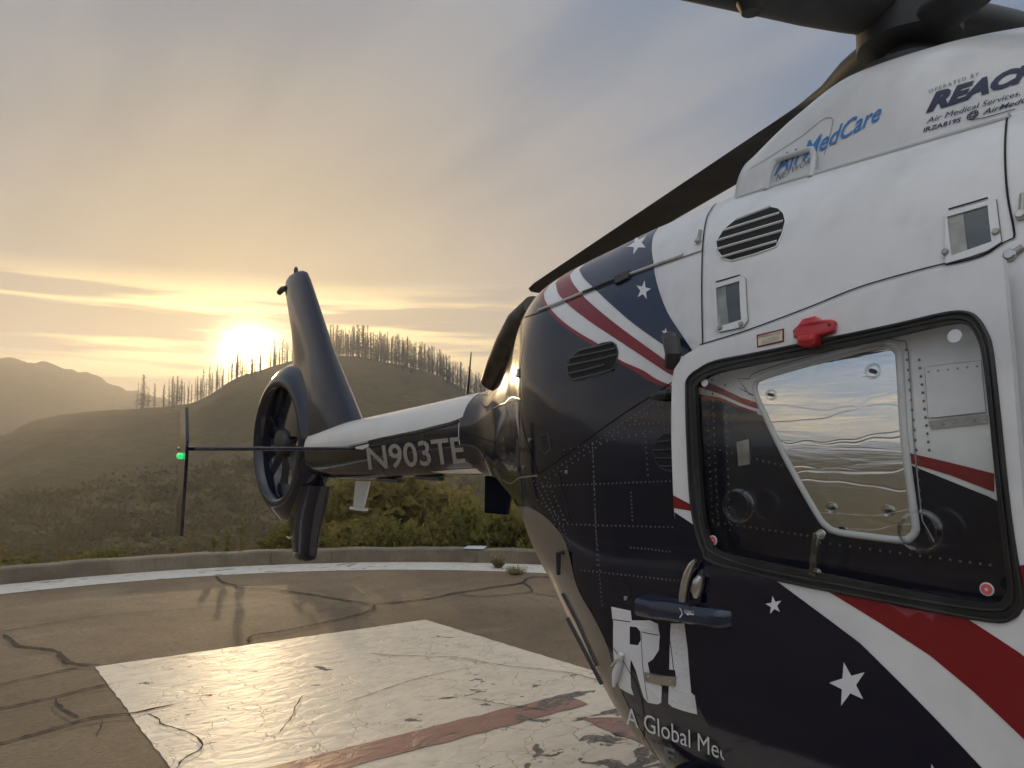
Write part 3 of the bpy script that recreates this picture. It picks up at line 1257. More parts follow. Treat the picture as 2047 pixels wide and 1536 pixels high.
# how the stripes run on behind the clear door window
T1 = [(1440, 752), (1480, 778), (1515, 797)]
T2 = [(1440, 775), (1480, 794), (1515, 806)]
T3 = [(1440, 788), (1480, 806), (1515, 818)]
T4 = [(1440, 795), (1480, 812), (1515, 824)]
b0 = boundary(B0, [(1430, 745), (1470, 772), (1520, 796)])
b1 = boundary(B1, T1)
b2 = boundary(B2, T2)
b3 = boundary(B3, T3)
b4 = boundary(B4, T4)
b5 = boundary(B5, [(1440, 801), (1480, 818), (1515, 828)])
FRONT_NAVY = SK.par([(1660, 877), (1823, 931), (1900, 962), (1975, 992)])
x_f, p_f = FRONT_NAVY[-1]
navy_poly = b5 + FRONT_NAVY + [(x_f + .2, p_f - 4), (1.4, p_f - 12), (1.4, -62), (.62, -62), (.62, -89.5), (-2.79, -89.5), (-2.79, 89.5)]
navy = patch('navy_livery', SK, navy_poly, 'navy_paint', heli, off=.0016, step=.035)
patch('star_field', SK, b0 + b1[::-1], 'star_navy_paint', heli, off=.0016, step=.03)
patch('red_stripe', SK, b2 + b3[::-1], 'red_paint', heli, off=.0016, step=.03)
patch('red_pinstripe', SK, b4 + b5[::-1], 'red_paint', heli, off=.0022, step=.03)
patch('red_stripe', SK, SK.par([(1640, 845), (1823, 907), (1900, 925), (1988, 947), (1988, 984), (1900, 950), (1823, 927), (1640, 868)]), 'red_paint', heli, off=.0022)
patch('star', SK, SK.par(star_px(1275, 489, 21, 38, .95, -.35)), 'letter_white', heli, off=.003)
patch('star', SK, SK.par(star_px(1287, 581, 20, 10, .78)), 'letter_white', heli, off=.003)
patch('star', SK, SK.par(star_px(1331, 666, 10, 8, .8)), 'letter_white', heli, off=.003)
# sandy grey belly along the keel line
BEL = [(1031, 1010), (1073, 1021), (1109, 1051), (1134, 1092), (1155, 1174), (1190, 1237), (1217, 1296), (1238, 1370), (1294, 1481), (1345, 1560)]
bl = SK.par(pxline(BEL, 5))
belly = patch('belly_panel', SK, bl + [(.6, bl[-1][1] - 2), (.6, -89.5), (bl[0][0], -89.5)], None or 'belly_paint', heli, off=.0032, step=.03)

# ---- panel seams
SEAMS = [([(1500, 384), (1468, 394), (1437, 404), (1420, 424), (1412, 445), (1406, 491), (1404, 580), (1406, 690)], .006),
         ([(1400, 690), (1460, 672), (1520, 652), (1621, 614), (1716, 576), (1811, 548), (1890, 528), (1893, 530), (1940, 520), (1976, 507), (2001, 490), (2028, 477)], .0045),
         ([(2020, 224), (2013, 245), (2010, 310), (2015, 390), (2028, 460), (2028, 477)], .006),
         ([(1345, 765), (1290, 800), (1240, 832), (1150, 896), (1076, 948)], .005), ([(1076, 948), (1040, 952), (1005, 957)], .005),
         ([(1064, 594), (1049, 612), (1043, 640), (1041, 700), (1040, 770), (1042, 830), (1056, 890), (1076, 946)], .007),
         ([(1049, 636), (1104, 616), (1167, 590), (1260, 554), (1330, 528), (1406, 502)], .005),
         ([(985, 820), (1010, 808), (1043, 800)], .006), ([(985, 820), (986, 850)], .006),
         ([(1113, 930), (1128, 990), (1140, 1045)], .003),
         ([(1218, 1163), (1257, 1170), (1260, 1198)], .003)]
for P, w_ in SEAMS:
    ribbon('panel_seam', SK, SK.par(pxline(P, 4)), w_, 'gap_dark', heli, .0042)
# lit lip under the seams
ribbon('seam_lip', SK, SK.par([(1076, 951), (1040, 955), (1006, 959.5)]), .008, 'steel', heli, .0036)
ribbon('seam_lip', SK, SK.par([(987, 817), (1010, 806), (1041, 798)]), .006, 'steel', heli, .0036)
# hinge along the upper seam
hp = [(1078, 621), (1104, 611), (1167, 585), (1260, 549), (1330, 523), (1366, 510)]
for a, b in ((0, 1), (1, 2), (2, 3), (3, 4), (4, 5)):
    bead('hinge', SK, SK.par([hp[a], hp[b]]), .013, .009, 'hinge_dark' if a in (2,) else ('white_paint' if a == 4 else 'grey_white_paint'), heli, .002, False)
patch('hinge_block', SK, SK.par([(1233, 556), (1262, 544), (1260, 558), (1232, 571)]), 'black_metal', heli, off=.014, depth=.014, step=.02)

# ---- louvred vents
def vent(outline, slats, mat, w_=.009):
    P = SK.par(outline)
    vt = patch('vent', SK, P, 'gap_dark', heli, off=.0045, step=.02)
    bead('vent_rim', SK, P, .007, .004, mat, vt, .002)
    for a, b in slats:
        bead('slat', SK, SK.par([a, b]), w_, .007, mat, vt, .006, False, 5)
    return vt


vent([(1433, 484), (1436, 503), (1447, 518), (1463, 522), (1510, 509), (1552, 494), (1564, 470), (1571, 443), (1567, 428), (1556, 418), (1539, 415), (1500, 429), (1470, 442), (1448, 460)],
     [((1472, 442), (1541, 416)), ((1448, 463), (1561, 428)), ((1436, 483), (1568, 444)), ((1436, 500), (1566, 463)), ((1444, 516), (1556, 484))], 'white_paint')
vent([(1135, 733), (1137, 750), (1147, 762), (1155, 763), (1222, 742), (1232, 730), (1236, 705), (1232, 690), (1222, 684), (1204, 687), (1156, 704), (1142, 716)],
     [((1160, 702), (1228, 686)), ((1140, 717), (1234, 697)), ((1136, 732), (1236, 710)), ((1138, 748), (1212, 730)), ((1146, 760), (1226, 740))], 'navy_grey')
vent([(1308, 900), (1312, 882), (1328, 868), (1362, 866), (1368, 940), (1340, 942), (1324, 938), (1312, 922)],
     [((1316, 884), (1366, 876)), ((1310, 900), (1366, 896)), ((1312, 916), (1366, 914)), ((1320, 932), (1366, 930))], 'navy_paint')

# ---- small inspection windows in the cowling
def port(outer, inner):
    w_ = patch('cowling_window', SK, SK.par(outer), 'white_paint', heli, [SK.par(inner)], off=.010, depth=.008, step=.02)
    c0, c1, c2, c3 = inner[0], inner[1], inner[2], inner[3]
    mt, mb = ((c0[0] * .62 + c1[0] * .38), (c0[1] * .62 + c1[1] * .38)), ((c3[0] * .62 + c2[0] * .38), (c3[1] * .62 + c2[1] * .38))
    patch('pane_reflection', SK, SK.par([c0, mt, mb, c3]), 'dull_aluminium', w_, off=.0046, step=.02)  # light patch under the pane, standing in for a reflection in the glass
    patch('pane_dark_part', SK, SK.par([mt, c1, c2, mb]), 'pane_dark_glass', w_, off=.0046, step=.02)  # dark rest of the pane beside the painted reflection; no lamp inside
    patch('pane', SK, SK.par(inner), 'acrylic', w_, off=.008, step=.02)
    ribbon('frame_gap', SK, SK.par(outer), .003, 'gap_dark', w_, .0045, True)
    return w_


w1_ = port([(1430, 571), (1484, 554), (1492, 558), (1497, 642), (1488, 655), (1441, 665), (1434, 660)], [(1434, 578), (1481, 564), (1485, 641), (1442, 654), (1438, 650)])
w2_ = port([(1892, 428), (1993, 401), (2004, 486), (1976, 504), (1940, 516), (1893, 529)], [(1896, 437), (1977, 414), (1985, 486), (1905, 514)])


def stud(surf, u_, v_, r_, h_, mat, parent, name='fastener', off=.004, seg=12):
    x_, p_ = surf.hit(u_, v_)
    p = surf.pt(x_, p_, off)
    n_ = surf.nrm(x_, p_)
    return tube(name, [p - n_ * .002, p + n_ * h_ * .7, p + n_ * h_], [r_, r_, r_ * .75], mat, parent, seg)


for q, par_ in (((1893, 507), w2_), ((1994, 467), w2_), ((1443, 657), w1_), ((1485, 650), w1_)):
    stud(SK, *q, .010, .014, 'dull_aluminium', par_)
ribbon('rain_strip', SK, SK.par([(1897, 420), (1976, 397)]), .006, 'gap_dark', heli, .004)
ribbon('rain_strip', SK, SK.par([(1432, 565), (1481, 551)]), .006, 'gap_dark', heli, .004)


def latch(a, b, w_, r_):
    pa, pb = SK.hit(*a), SK.hit(*b)
    bead('latch', SK, [pa, pb], w_, .010, 'dull_aluminium', heli, .003, False)
    stud(SK, *b, r_, .013, 'steel', heli, 'latch_pivot')


latch((1401, 463), (1397, 485), .014, .011)
latch((2047, 495), (2021, 512), .022, .016)
latch((2046, 390), (2043, 432), .016, .014)
latch((1038, 738), (1037, 752), .016, .010)

# ---- rivets on the lower rear body
RV = []
for a, b, n in (((1340, 783), (1090, 953), 30), ((1340, 796), (1100, 957), 22), ((1086, 972), (1340, 962), 32), ((1110, 1048), (1345, 1054), 28),
                ((1185, 886), (1192, 1046), 18), ((1186, 900), (1195, 1130), 22), ((1262, 985), (1265, 1040), 8), ((1075, 1000), (1135, 1046), 8),
                ((1128, 900), (1330, 858), 15), ((1260, 850), (1326, 845), 8), ((1290, 862), (1296, 950), 9), ((1322, 790), (1328, 850), 7), ((1162, 1140), (1365, 1162), 26),
                ((1192, 1060), (1200, 1140), 9), ((1068, 962), (1110, 1040), 12), ((1080, 958), (1120, 1046), 12), ((1092, 955), (1130, 1040), 10),
                ((1118, 1056), (1132, 1086), 6), ((1126, 1053), (1140, 1090), 6), ((1199, 1150), (1205, 1210), 8), ((1262, 1095), (1340, 1102), 12),
                ((1410, 752), (1425, 1040), 22), ((1424, 760), (1436, 1050), 22), ((1450, 770), (1460, 1060), 20),
                ((1440, 900), (1600, 940), 14), ((1400, 1040), (1640, 1075), 20), ((1838, 720), (1858, 900), 12), ((1812, 700), (1842, 1000), 16), ((1640, 1085), (1980, 1130), 18)):
    RV += pxrow(SK, a, b, n)
v, f = rivets_geo(SK, RV)
rv = new_obj('rivets', v, f, 'rivet_paint', heli)
tag(rv, kind='stuff')
RV = []
for a, b, n in (((1346, 1256), (1356, 1350), 9), ((1358, 1256), (1370, 1350), 8), ((1345, 1376), (1384, 1388), 6), ((1345, 1400), (1388, 1412), 6), ((1288, 1256), (1314, 1261), 4),
                ((1294, 1376), (1298, 1398), 4), ((1306, 1378), (1320, 1400), 5)):
    RV += pxrow(SK, a, b, n)
v, f = rivets_geo(SK, RV, .005, .004)
rv = new_obj('rivets', v, f, 'letter_white', heli)
tag(rv, kind='stuff')
for q in ((1253, 1196), (1131, 1258), (1060, 880), (1048, 935)):
    stud(SK, *q, .009, .006, 'dull_aluminium', heli)
stud(SK, 1134, 944, .008, .006, 'dull_aluminium', heli)

# ---- lettering low on the rear body
LR = [(1223, 1213), (1262, 1221), (1264, 1240), (1300, 1240), (1316, 1247), (1320, 1270), (1318, 1300), (1306, 1318), (1296, 1325), (1299, 1341), (1306, 1366), (1318, 1368), (1324, 1372), (1323, 1404), (1316, 1408), (1296, 1404), (1288, 1394), (1272, 1340), (1262, 1318), (1261, 1336), (1263, 1374), (1268, 1390), (1253, 1383), (1238, 1374), (1233, 1366), (1231, 1345), (1227, 1300), (1227, 1242), (1225, 1236)]
LRH = [(1260, 1252), (1274, 1254), (1281, 1262), (1282, 1280), (1276, 1290), (1260, 1288)]
patch('letter', SK, SK.par(LR), 'letter_white', heli, [SK.par(LRH)], off=.003, step=.025)
patch('letter', SK, SK.par([(1342, 1246), (1369, 1246), (1376, 1300), (1383, 1386), (1390, 1390), (1395, 1428), (1365, 1420), (1345, 1413), (1337, 1406), (1338, 1370), (1352, 1364), (1351, 1340), (1339, 1338), (1340, 1290)]), 'letter_white', heli, off=.003, step=.025)
ribbon('panel_seam', SK, SK.par([(1341, 1282), (1346, 1320), (1351, 1366)]), .003, 'gap_dark', heli, .0042)
ribbon('panel_seam', SK, SK.par([(1228, 1296), (1250, 1325), (1272, 1365), (1284, 1400), (1291, 1440), (1288, 1478)]), .004, 'gap_dark', heli, .0045)
ribbon('panel_seam', SK, SK.par([(1284, 1263), (1319, 1270)]), .003, 'gap_dark', heli, .0042)
ribbon('panel_seam', SK, SK.par([(1225, 1238), (1261, 1243)]), .003, 'gap_dark', heli, .0042)
ribbon('panel_seam', SK, SK.par([(1283, 1264), (1286, 1330), (1296, 1400)]), .0025, 'gap_dark', heli, .0042)
lettering('lettering', SK, 'A Global Med', [(1254, 1447), (1456, 1522), (1456, 1486), (1252, 1411)], 'letter_white', heli, .0046, bold=.0)
lettering('lettering', SK, 'E', [(1331, 1522), (1352, 1530), (1350, 1497), (1328, 1490)], 'grey_letter', heli, bold=.03)
pl = patch('plate', SK, SK.par([(1291, 1343), (1353, 1352), (1352, 1371), (1294, 1361)]), 'dull_aluminium', heli, off=.010, depth=.010, step=.02)
stud(SK, 1300, 1352, .004, .004, 'steel', pl, 'screw', .010)
stud(SK, 1344, 1360, .004, .004, 'steel', pl, 'screw', .010)
# small white fairing with cleat, drain strips and bracket at the belly edge
pa = [SK.pt(*SK.hit(u_, v_), .018) for u_, v_ in ((1248, 1305), (1243, 1325), (1238, 1345), (1234, 1368))]
tube('cleat', pa, [.010, .016, .016, .007], 'letter_white', heli, 10)
tube('cleat_hook', [SK.pt(*SK.hit(u_, v_), .036) for u_, v_ in ((1236, 1326), (1244, 1316), (1254, 1312))], .005, 'steel', heli, 8)
bead('drain_strip', SK, SK.par([(1127, 1186), (1160, 1250), (1196, 1330)]), .008, .012, 'black_metal', heli, .003, False)
bead('drain_strip', SK, SK.par([(1137, 1236), (1165, 1288), (1206, 1366)]), .010, .014, 'hinge_dark', heli, .003, False)
pb = [SK.pt(*SK.hit(1128, 1105), o_) for o_ in (0, .03)]
tube('tie_down_bracket', [pb[0], pb[1], pb[1] + np.array([0, 0, -.09])], [.012, .012, .009], 'black_metal', heli, 8)
# handle cup and dark knob beside the diagonal seam
patch('handle_cup', SK, SK.par([(1082, 872), (1096, 866), (1102, 900), (1090, 908), (1084, 900)]), 'gap_dark', heli, off=.0046, step=.02)
bead('handle_cup_rim', SK, SK.par([(1082, 872), (1096, 866), (1102, 900), (1090, 908), (1084, 900)]), .007, .006, 'hinge_dark', heli, .002)

# ---- sliding door, slid back over the rear window
door_out = [(1343, 760), (1348, 738), (1366, 712), (1399, 692), (1460, 675), (1527, 656), (1650, 616), (1773, 573), (1890, 538), (2004, 514), (2008, 548), (2022, 700), (2036, 880), (2050, 1060), (2075, 1300), (2110, 1620),
            (1900, 1680), (1700, 1640), (1540, 1570), (1452, 1530), (1438, 1486), (1412, 1442), (1396, 1412), (1387, 1300), (1368, 1170), (1352, 1060), (1347, 1016), (1346, 993), (1342, 879)]
seal_out = [(1374, 779), (1376, 761), (1384, 750), (1397, 741), (1431, 724), (1522, 706), (1705, 669), (1800, 649), (1887, 629), (1928, 626), (1952, 637), (1970, 664), (1981, 697), (1992, 788), (2019, 1039), (2043, 1190), (2040, 1215), (2024, 1234), (1978, 1240), (1796, 1206), (1568, 1161), (1427, 1124), (1408, 1102), (1396, 1070), (1383, 1000), (1376, 870)]
seal_in = [(1391, 784), (1394, 771), (1404, 760), (1436, 745), (1522, 726), (1705, 690), (1800, 669), (1886, 649), (1920, 646), (1940, 655), (1953, 676), (1962, 705), (1974, 792), (1998, 1035), (2014, 1165), (2010, 1190), (1994, 1204), (1962, 1206), (1796, 1176), (1572, 1133), (1442, 1104), (1424, 1085), (1412, 1060), (1403, 1000), (1395, 870)]


def smooth_loop(surf, P, per=4):
    return surf.par([tuple(p) for p in catmull(P, per, True)])


so = smooth_loop(DR, seal_out)
si = smooth_loop(DR, seal_in)
dO = DR.par(door_out)
door = patch('sliding_door', DR, dO, 'white_paint', heli, [so], off=0.0, depth=.028, step=.03)
door.data.materials.append(M['navy_paint'])
for q in door.data.polygons:
    if q.center.z < 1.41 and q.center.x < -.2 and len(q.vertices) == 4:
        q.material_index = 1
pane = patch('window_pane', DR, so, 'acrylic', door, off=-.012, step=.04)
seal = patch('window_seal', DR, so, 'rubber', door, [si], off=.004, depth=.020, step=.015)
mid = [((a[0] + b[0]) / 2, (a[1] + b[1]) / 2) for a, b in zip(so, si)]
bead('seal_lip', DR, so, .012, .009, 'rubber', seal, .003)
bead('seal_lip', DR, mid, .010, .007, 'rubber', seal, .003)
# door livery
patch('door_red_stripe', DR, DR.par([(1346, 990), (1381, 1003), (1384, 1019), (1347, 1003)][:1] + [(1380, 1008), (1384, 1022), (1347, 1016)]), 'red_paint', door, off=.0016)
dn = [(1349, 1024), (1388, 1050), (1397, 1075), (1410, 1106), (1428, 1127), (1548, 1158), (1640, 1226), (1720, 1286), (1800, 1365), (1870, 1436), (1965, 1537), (2020, 1600), (1996, 1652), (1900, 1680), (1700, 1640), (1540, 1570), (1452, 1530), (1438, 1486), (1412, 1442), (1396, 1412), (1387, 1300), (1368, 1170), (1352, 1060)]
patch('door_navy_livery', DR, DR.par(dn), 'navy_paint', door, off=.0016, step=.035)
patch('door_red_stripe', DR, DR.par([(1655, 1182), (1760, 1246), (1860, 1311), (1950, 1386), (2064, 1494), (2062, 1325), (2040, 1306), (1990, 1273), (1936, 1238), (1796, 1210)]), 'red_paint', door, off=.0016, step=.035)
patch('door_red_stripe', DR, DR.par([(2032, 1132), (2053, 1128), (2060, 1204), (2042, 1200)]), 'red_paint', door, off=.0016)
patch('star', DR, DR.par(star_px(1548, 1210, 19, -10, .88)), 'letter_white', door, off=.003)
patch('star', DR, DR.par(star_px(1697, 1368, 46, -14, .84)), 'letter_white', door, off=.003)
patch('star', DR, DR.par(star_px(1878, 1590, 66, -16, .82)), 'letter_white', door, off=.003)
# window fittings


def disc(surf, u_, v_, r_, mat, parent, name, off, r_in=0.0, hgt=.003):
    x_, p_ = surf.hit(u_, v_)
    p, n_ = surf.pt(x_, p_, off), surf.nrm(x_, p_)
    a, b = frame_of(n_)
    vs, fs = [], []
    N = 28
    for k in range(N):
        q = 2 * math.pi * k / N
        d = a * math.cos(q) + b * math.sin(q)
        vs += [p + d * r_, p + d * r_ * .94 + n_ * hgt, p + d * (r_in if r_in else 0.0) + n_ * hgt, p + d * r_in * .97]
    for k in range(N):
        i, j = 4 * k, 4 * ((k + 1) % N)
        fs.append((i, j, j + 1, i + 1))
        if r_in:
            fs.append((i + 1, j + 1, j + 2, i + 2))
            fs.append((i + 2, j + 2, j + 3, i + 3))
    if not r_in:
        fs.append(tuple(4 * k + 1 for k in range(N)))
    return new_obj(name, vs, fs, mat, parent, sharp=50)


for q, r_ in (((1422, 1081), .017), ((1970, 1179), .017)):
    d_ = disc(DR, *q, r_, 'letter_white', door, 'exit_mark', -.009)
    disc(DR, *q, r_ * .82, 'dot_red', d_, 'exit_mark_ring', -.007, r_ * .28)
for q, r_ in (((1906, 671), .019), ((1406, 765), .014)):
    disc(DR, *q, r_, 'letter_white', door, 'pull_dot', -.009)


def ring_vent(u_, v_, r_):
    x_, p_ = DR.hit(u_, v_)
    p, n_ = DR.pt(x_, p_, -.011), DR.nrm(x_, p_)
    a, b = frame_of(n_)
    vs = []
    N = 40
    prof_ = [(r_ * 1.13, .001), (r_ * 1.13, .005), (r_ * 1.02, .007), (r_, .028), (r_ * .94, .028), (r_ * .93, .004)]
    for k in range(N):
        q = 2 * math.pi * k / N
        d = a * math.cos(q) + b * math.sin(q)
        vs += [p + d * s + n_ * h_ for s, h_ in prof_]
    m_ = len(prof_)
    fs = [(k * m_ + i, ((k + 1) % N) * m_ + i, ((k + 1) % N) * m_ + i + 1, k * m_ + i + 1) for k in range(N) for i in range(m_ - 1)]
    return new_obj('vent_ring', vs, fs, 'clear_plastic', door)


ring_vent(1476, 1012, .050)
ring_vent(1838, 1062, .052)
pp = [DR.pt(*DR.hit(u_, v_), o_) for u_, v_, o_ in ((1638, 1068, -.008), (1638, 1068, .014), (1634, 1110, .020), (1630, 1146, .014), (1630, 1146, -.008))]
tube('pull_handle', pp, [.012, .012, .0105, .012, .012], 'clear_plastic', door, 12)
for u_, v_ in ((1638, 1069), (1630, 1147)):
    disc(DR, u_, v_, .015, 'steel', door, 'handle_foot', -.010)
# red jettison handle cover
hx, hp_ = DR.hit(1630, 664)
hc, hn = DR.pt(hx, hp_, .016), DR.nrm(hx, hp_)
e1 = DR.pt(hx + .05, hp_) - DR.pt(hx - .05, hp_)
e1 = e1 - hn * (e1 @ hn)
e1 /= np.linalg.norm(e1)
e2 = np.cross(hn, e1)
if e2[2] < 0:
    e2 = -e2
Mx = Matrix([[e1[i], e2[i], hn[i], hc[i]] for i in range(3)] + [[0, 0, 0, 1]])
bm = bmesh.new()
outl = [(-.062, .012), (-.062, -.016), (-.038, -.020), (-.036, -.044), (-.004, -.050), (.022, -.044), (.026, -.022), (.068, -.010), (.070, .020), (.062, .026), (.030, .024), (.020, .038), (-.022, .034), (-.036, .016)]
vsb = [bm.verts.new((x_ * 1.05, y_ * 1.05, -.014)) for x_, y_ in outl]
fb = bm.faces.new(vsb)
ex = bmesh.ops.extrude_face_region(bm, geom=[fb])
for g_ in ex['geom']:
    if isinstance(g_, bmesh.types.BMVert):
        k_ = 1 if abs(g_.co.x) < .042 else .35
        g_.co.z += .012 + .026 * k_
        g_.co.x *= .95
bmesh.ops.bevel(bm, geom=bm.edges[:], offset=.0045, segments=2, profile=.5, affect='EDGES')
bmesh.ops.transform(bm, matrix=Mx, verts=bm.verts)
cover = from_bm('jettison_handle_cover', bm, 'cap_red', door, sharp=50)
rbox('jettison_handle', 'cap_red', (.052, .022, .030), Mx @ Matrix.Translation((-.006, -.030, .018)), cover, .007, 3)
for ox in (-.054, .060):
    p = hc + e1 * ox + e2 * (.002 if ox < 0 else .010) + hn * .012
    tube('screw', [p - hn * .006, p + hn * .001], .005, 'dark_red', cover, 10)
st_q = [(1513, 670), (1568, 657), (1568, 684), (1514, 696)]
stk = patch('exit_sticker', DR, DR.par(st_q), 'red_paint', door, off=.0016)
patch('sticker_field', DR, DR.par([(1516, 673), (1565, 661), (1565, 681), (1517, 692)]), 'sticker_cream', stk, off=.003)
lettering('lettering', DR, 'EMERGENCY EXIT', [(1518, 677), (1563, 667), (1563, 663), (1518, 673)], 'red_paint', stk, off=.0042)
for k in range(3):
    y0 = 681 + 3.6 * k
    lettering('lettering', DR, ['CUT OFF OUTER CAP', 'PULL HANDLE', 'PUSH WINDOW OUT'][k], [(1524, y0 + .6), (1558, y0 - 7.4), (1558, y0 - 9.8), (1524, y0 - 1.8)], 'grey_letter', stk, off=.0042)

# ---- fixed rear window with foil shade, seen through the door window
fw = [(1513, 788), (1513, 766), (1530, 754), (1613, 729), (1700, 706), (1750, 694), (1780, 693), (1794, 703), (1799, 720), (1809, 879), (1830, 1040), (1831, 1060), (1823, 1073), (1805, 1080), (1740, 1073), (1677, 1064), (1654, 1052), (1634, 1026), (1577, 925), (1530, 828)]
fwp = smooth_loop(SK, fw, 3)
rw = patch('rear_window', SK, fwp, 'foil', heli, off=.005, step=.02)
bead('window_frame', SK, fwp, .022, .010, 'grey_white_paint', rw, .003)
ribbon('window_gap', SK, smooth_loop(SK, [(1500, 790), (1499, 758), (1520, 742), (1610, 716), (1745, 682), (1800, 682), (1817, 705), (1828, 879), (1845, 1040), (1848, 1072)], 2)[:-2], .004, 'panel_grey', heli, .0042)
for q, s_ in (((1543, 790), .019), ((1747, 743), .024), ((1665, 1016), .018), ((1777, 1022), .019)):
    c_ = disc(SK, *q, s_, 'clear_plastic', rw, 'suction_cup', .007, s_ * .72, .005)
    disc(SK, *q, s_ * .30, 'hinge_dark', c_, 'cup_stud', .008, 0, .010)
pn = [(1851, 735), (1962, 722), (1972, 824), (1858, 836)]
ap = patch('access_panel', SK, SK.par(pn), 'white_paint', heli, off=.006, depth=.005, step=.03)
ribbon('panel_gap', SK, SK.par(pn), .004, 'panel_grey', ap, .0045, True)
patch('data_plate', SK, SK.par([(1858, 842), (1974, 828), (1976, 846), (1862, 858)]), 'dull_aluminium', heli, off=.005, depth=.003, step=.03)
patch('data_plate', SK, SK.par([(1474, 884), (1499, 878), (1501, 928), (1478, 932)]), 'dull_aluminium', heli, off=.006, depth=.004, step=.03)
RV2 = pxrow(SK, (1858, 744), (1955, 733), 6) + pxrow(SK, (1866, 851), (1970, 838), 6)
for q in RV2:
    v, f = rivets_geo(SK, [q], .005, .006)
    new_obj('screw', v, f, 'dull_aluminium', ap)

# ---- door rail, handle, roller bracket
RL = Surf(ST, .1025, -1.2, .2, nx=60, npz=170)
ra = [RL.hit(u_, v_) for u_, v_ in ((1262, 1214), (1330, 1224), (1400, 1234), (1466, 1243))]


def rail_ring(xp, o_, hh_):
    p = SK.pt(xp[0], xp[1])
    n_ = SK.nrm(*xp)
    upn = np.array([0, 0, 1.0]) - n_ * n_[2]
    upn /= np.linalg.norm(upn)
    R_ = []
    for a_, b_ in ((.0, .5), (.6, .5), (.92, .42), (1, .25), (1, -.3), (.9, -.45), (.6, -.5), (0, -.5)):
        R_.append(p + n_ * o_ * a_ + upn * hh_ * b_)
    return R_


xs0, xs1 = ra[0], ra[-1]
rr = []
for k in range(14):
    s = k / 13
    xp = (xs0[0] + (xs1[0] - xs0[0]) * s, np.interp(s, [0, .33, .66, 1], [q[1] for q in ra]))
    o_ = (.085 + .03 * s) * (1 if k < 12 else (.8 if k == 12 else .35))
    rr += rail_ring(xp, o_, .072 * (1 if k < 12 else (.9 if k == 12 else .6)))
rail = new_obj('door_rail', rr, rings_faces(14, 8), 'rail_blue', heli, sharp=40)
xp = ((xs0[0] + xs1[0]) / 2 + .03, np.interp(.55, [0, .33, .66, 1], [q[1] for q in ra]))
# lettering on the rail face
lettering('rail_lettering', RL, 'SLIDING DOOR', [(1369, 1226), (1400, 1231), (1400, 1225), (1369, 1219)], 'letter_white', rail, off=.002)
patch('arrow', RL, RL.par([(1372, 1228), (1377, 1224.5), (1377, 1226.5), (1388, 1228), (1388, 1230), (1377, 1229), (1377, 1231)]), 'letter_white', rail, off=.002)
bead('arc_mark', RL, RL.par([(1359, 1216), (1363, 1222), (1364, 1228), (1359, 1235)]), .004, .001, 'letter_white', rail, .002, False)
# lever handle
hz_ = [(1402, 1118), (1394, 1128), (1386, 1146), (1381, 1166), (1378, 1186), (1377, 1200)]
hpz = [DR.pt(*DR.hit(u_, v_), .030) for u_, v_ in hz_]
lev = tube('door_handle', hpz, [.008, .013, .0165, .018, .0185, .0180], 'steel', door, 12, .8)
stud(DR, 1377, 1197, .007, .016, 'dull_aluminium', lev, 'pivot', .030)
cp = [DR.pt(*DR.hit(u_, v_), .016) for u_, v_ in ((1408, 1150), (1403, 1162), (1399, 1182), (1398, 1194))]
tube('handle_lug', cp, [.012, .022, .022, .012], 'steel', lev, 14)
rbox('handle_base', 'navy_paint', (.05, .12, .012), Matrix([[DR.pt(*DR.hit(1396, 1170), .008)[i] * (j == 3) + (e1[i] if j == 0 else e2[i] if j == 1 else hn[i] if j == 2 else 0) for j in range(4)] for i in range(3)] + [[0, 0, 0, 1]]), lev, .006)
# black roller arm above the door corner
rp = [SK.pt(*SK.hit(u_, v_), o_) for u_, v_, o_ in ((1352, 682, .01), (1356, 680, .05), (1368, 690, .075), (1374, 716, .078), (1362, 742, .06))]
ra_ = tube('roller_arm', rp, [.022, .030, .032, .030, .024], 'black_metal', heli, 8, .7)
rk = [SK.pt(*SK.hit(u_, v_), o_) for u_, v_, o_ in ((1345, 790, .0), (1340, 791, .02), (1326, 793, .026), (1312, 795, .022))]
tube('rubber_stop', rk, [.012, .018, .018, .010], 'black_metal', heli, 12)
# window blind roller under the sliding door and step brackets stay hidden below the frame

# ---- mast fairing on the cabin roof
MF = [(-0.56, 2.5, 2.97, 0.394, 2.55, 2.0, 2.75), (-0.35, 2.5, 3.092, 0.425, 2.55, 2.0, 2.62), (-0.1, 2.5, 3.175, 0.44, 2.55, 2.0, 2.62),
      (0.2, 2.5, 3.155, 0.465, 2.55, 2.0, 2.5), (0.7, 2.5, 3.05, 0.46, 2.55, 2.0, 2.35), (1.3, 2.5, 2.95, 0.44, 2.55, 2.0, 2.4), (1.9, 2.4, 2.6, 0.3, 2.5, 2.0, 2.3)]
MS = Surf(MF, 0.0, -.56, 1.9, p0=0, nx=90, npz=120)
fair = skin_mesh(MS, -.56, 1.9, 80, 60, 'mast_fairing', 'white_paint', None, None, heli, -89)
for s_ in (-1,):
    ribbon('fairing_edge', MS, [(-.553, p_) for p_ in np.linspace(10, 89, 30)], .012, 'grey_white_paint', fair, .002)
L_ = 'lettering'
lettering(L_, MS, 'AirMedCare', [(1547, 354), (1760, 240), (1766, 204), (1552, 316)], 'blue_letter', fair, bold=.012, shear=.28)
lettering(L_, MS, 'NETWORK', [(1551, 364), (1632, 321), (1634, 309), (1553, 351)], 'grey_letter', fair, shear=.28)
lettering(L_, MS, 'OPERATED BY', [(1857, 188), (1957, 152), (1957, 145), (1857, 181)], 'grey_letter', fair, space=1.3)
lettering(L_, MS, 'REACH', [(1851, 228), (2086, 152), (2090, 119), (1856, 189)], 'dark_letter', fair, bold=.055, shear=.30)
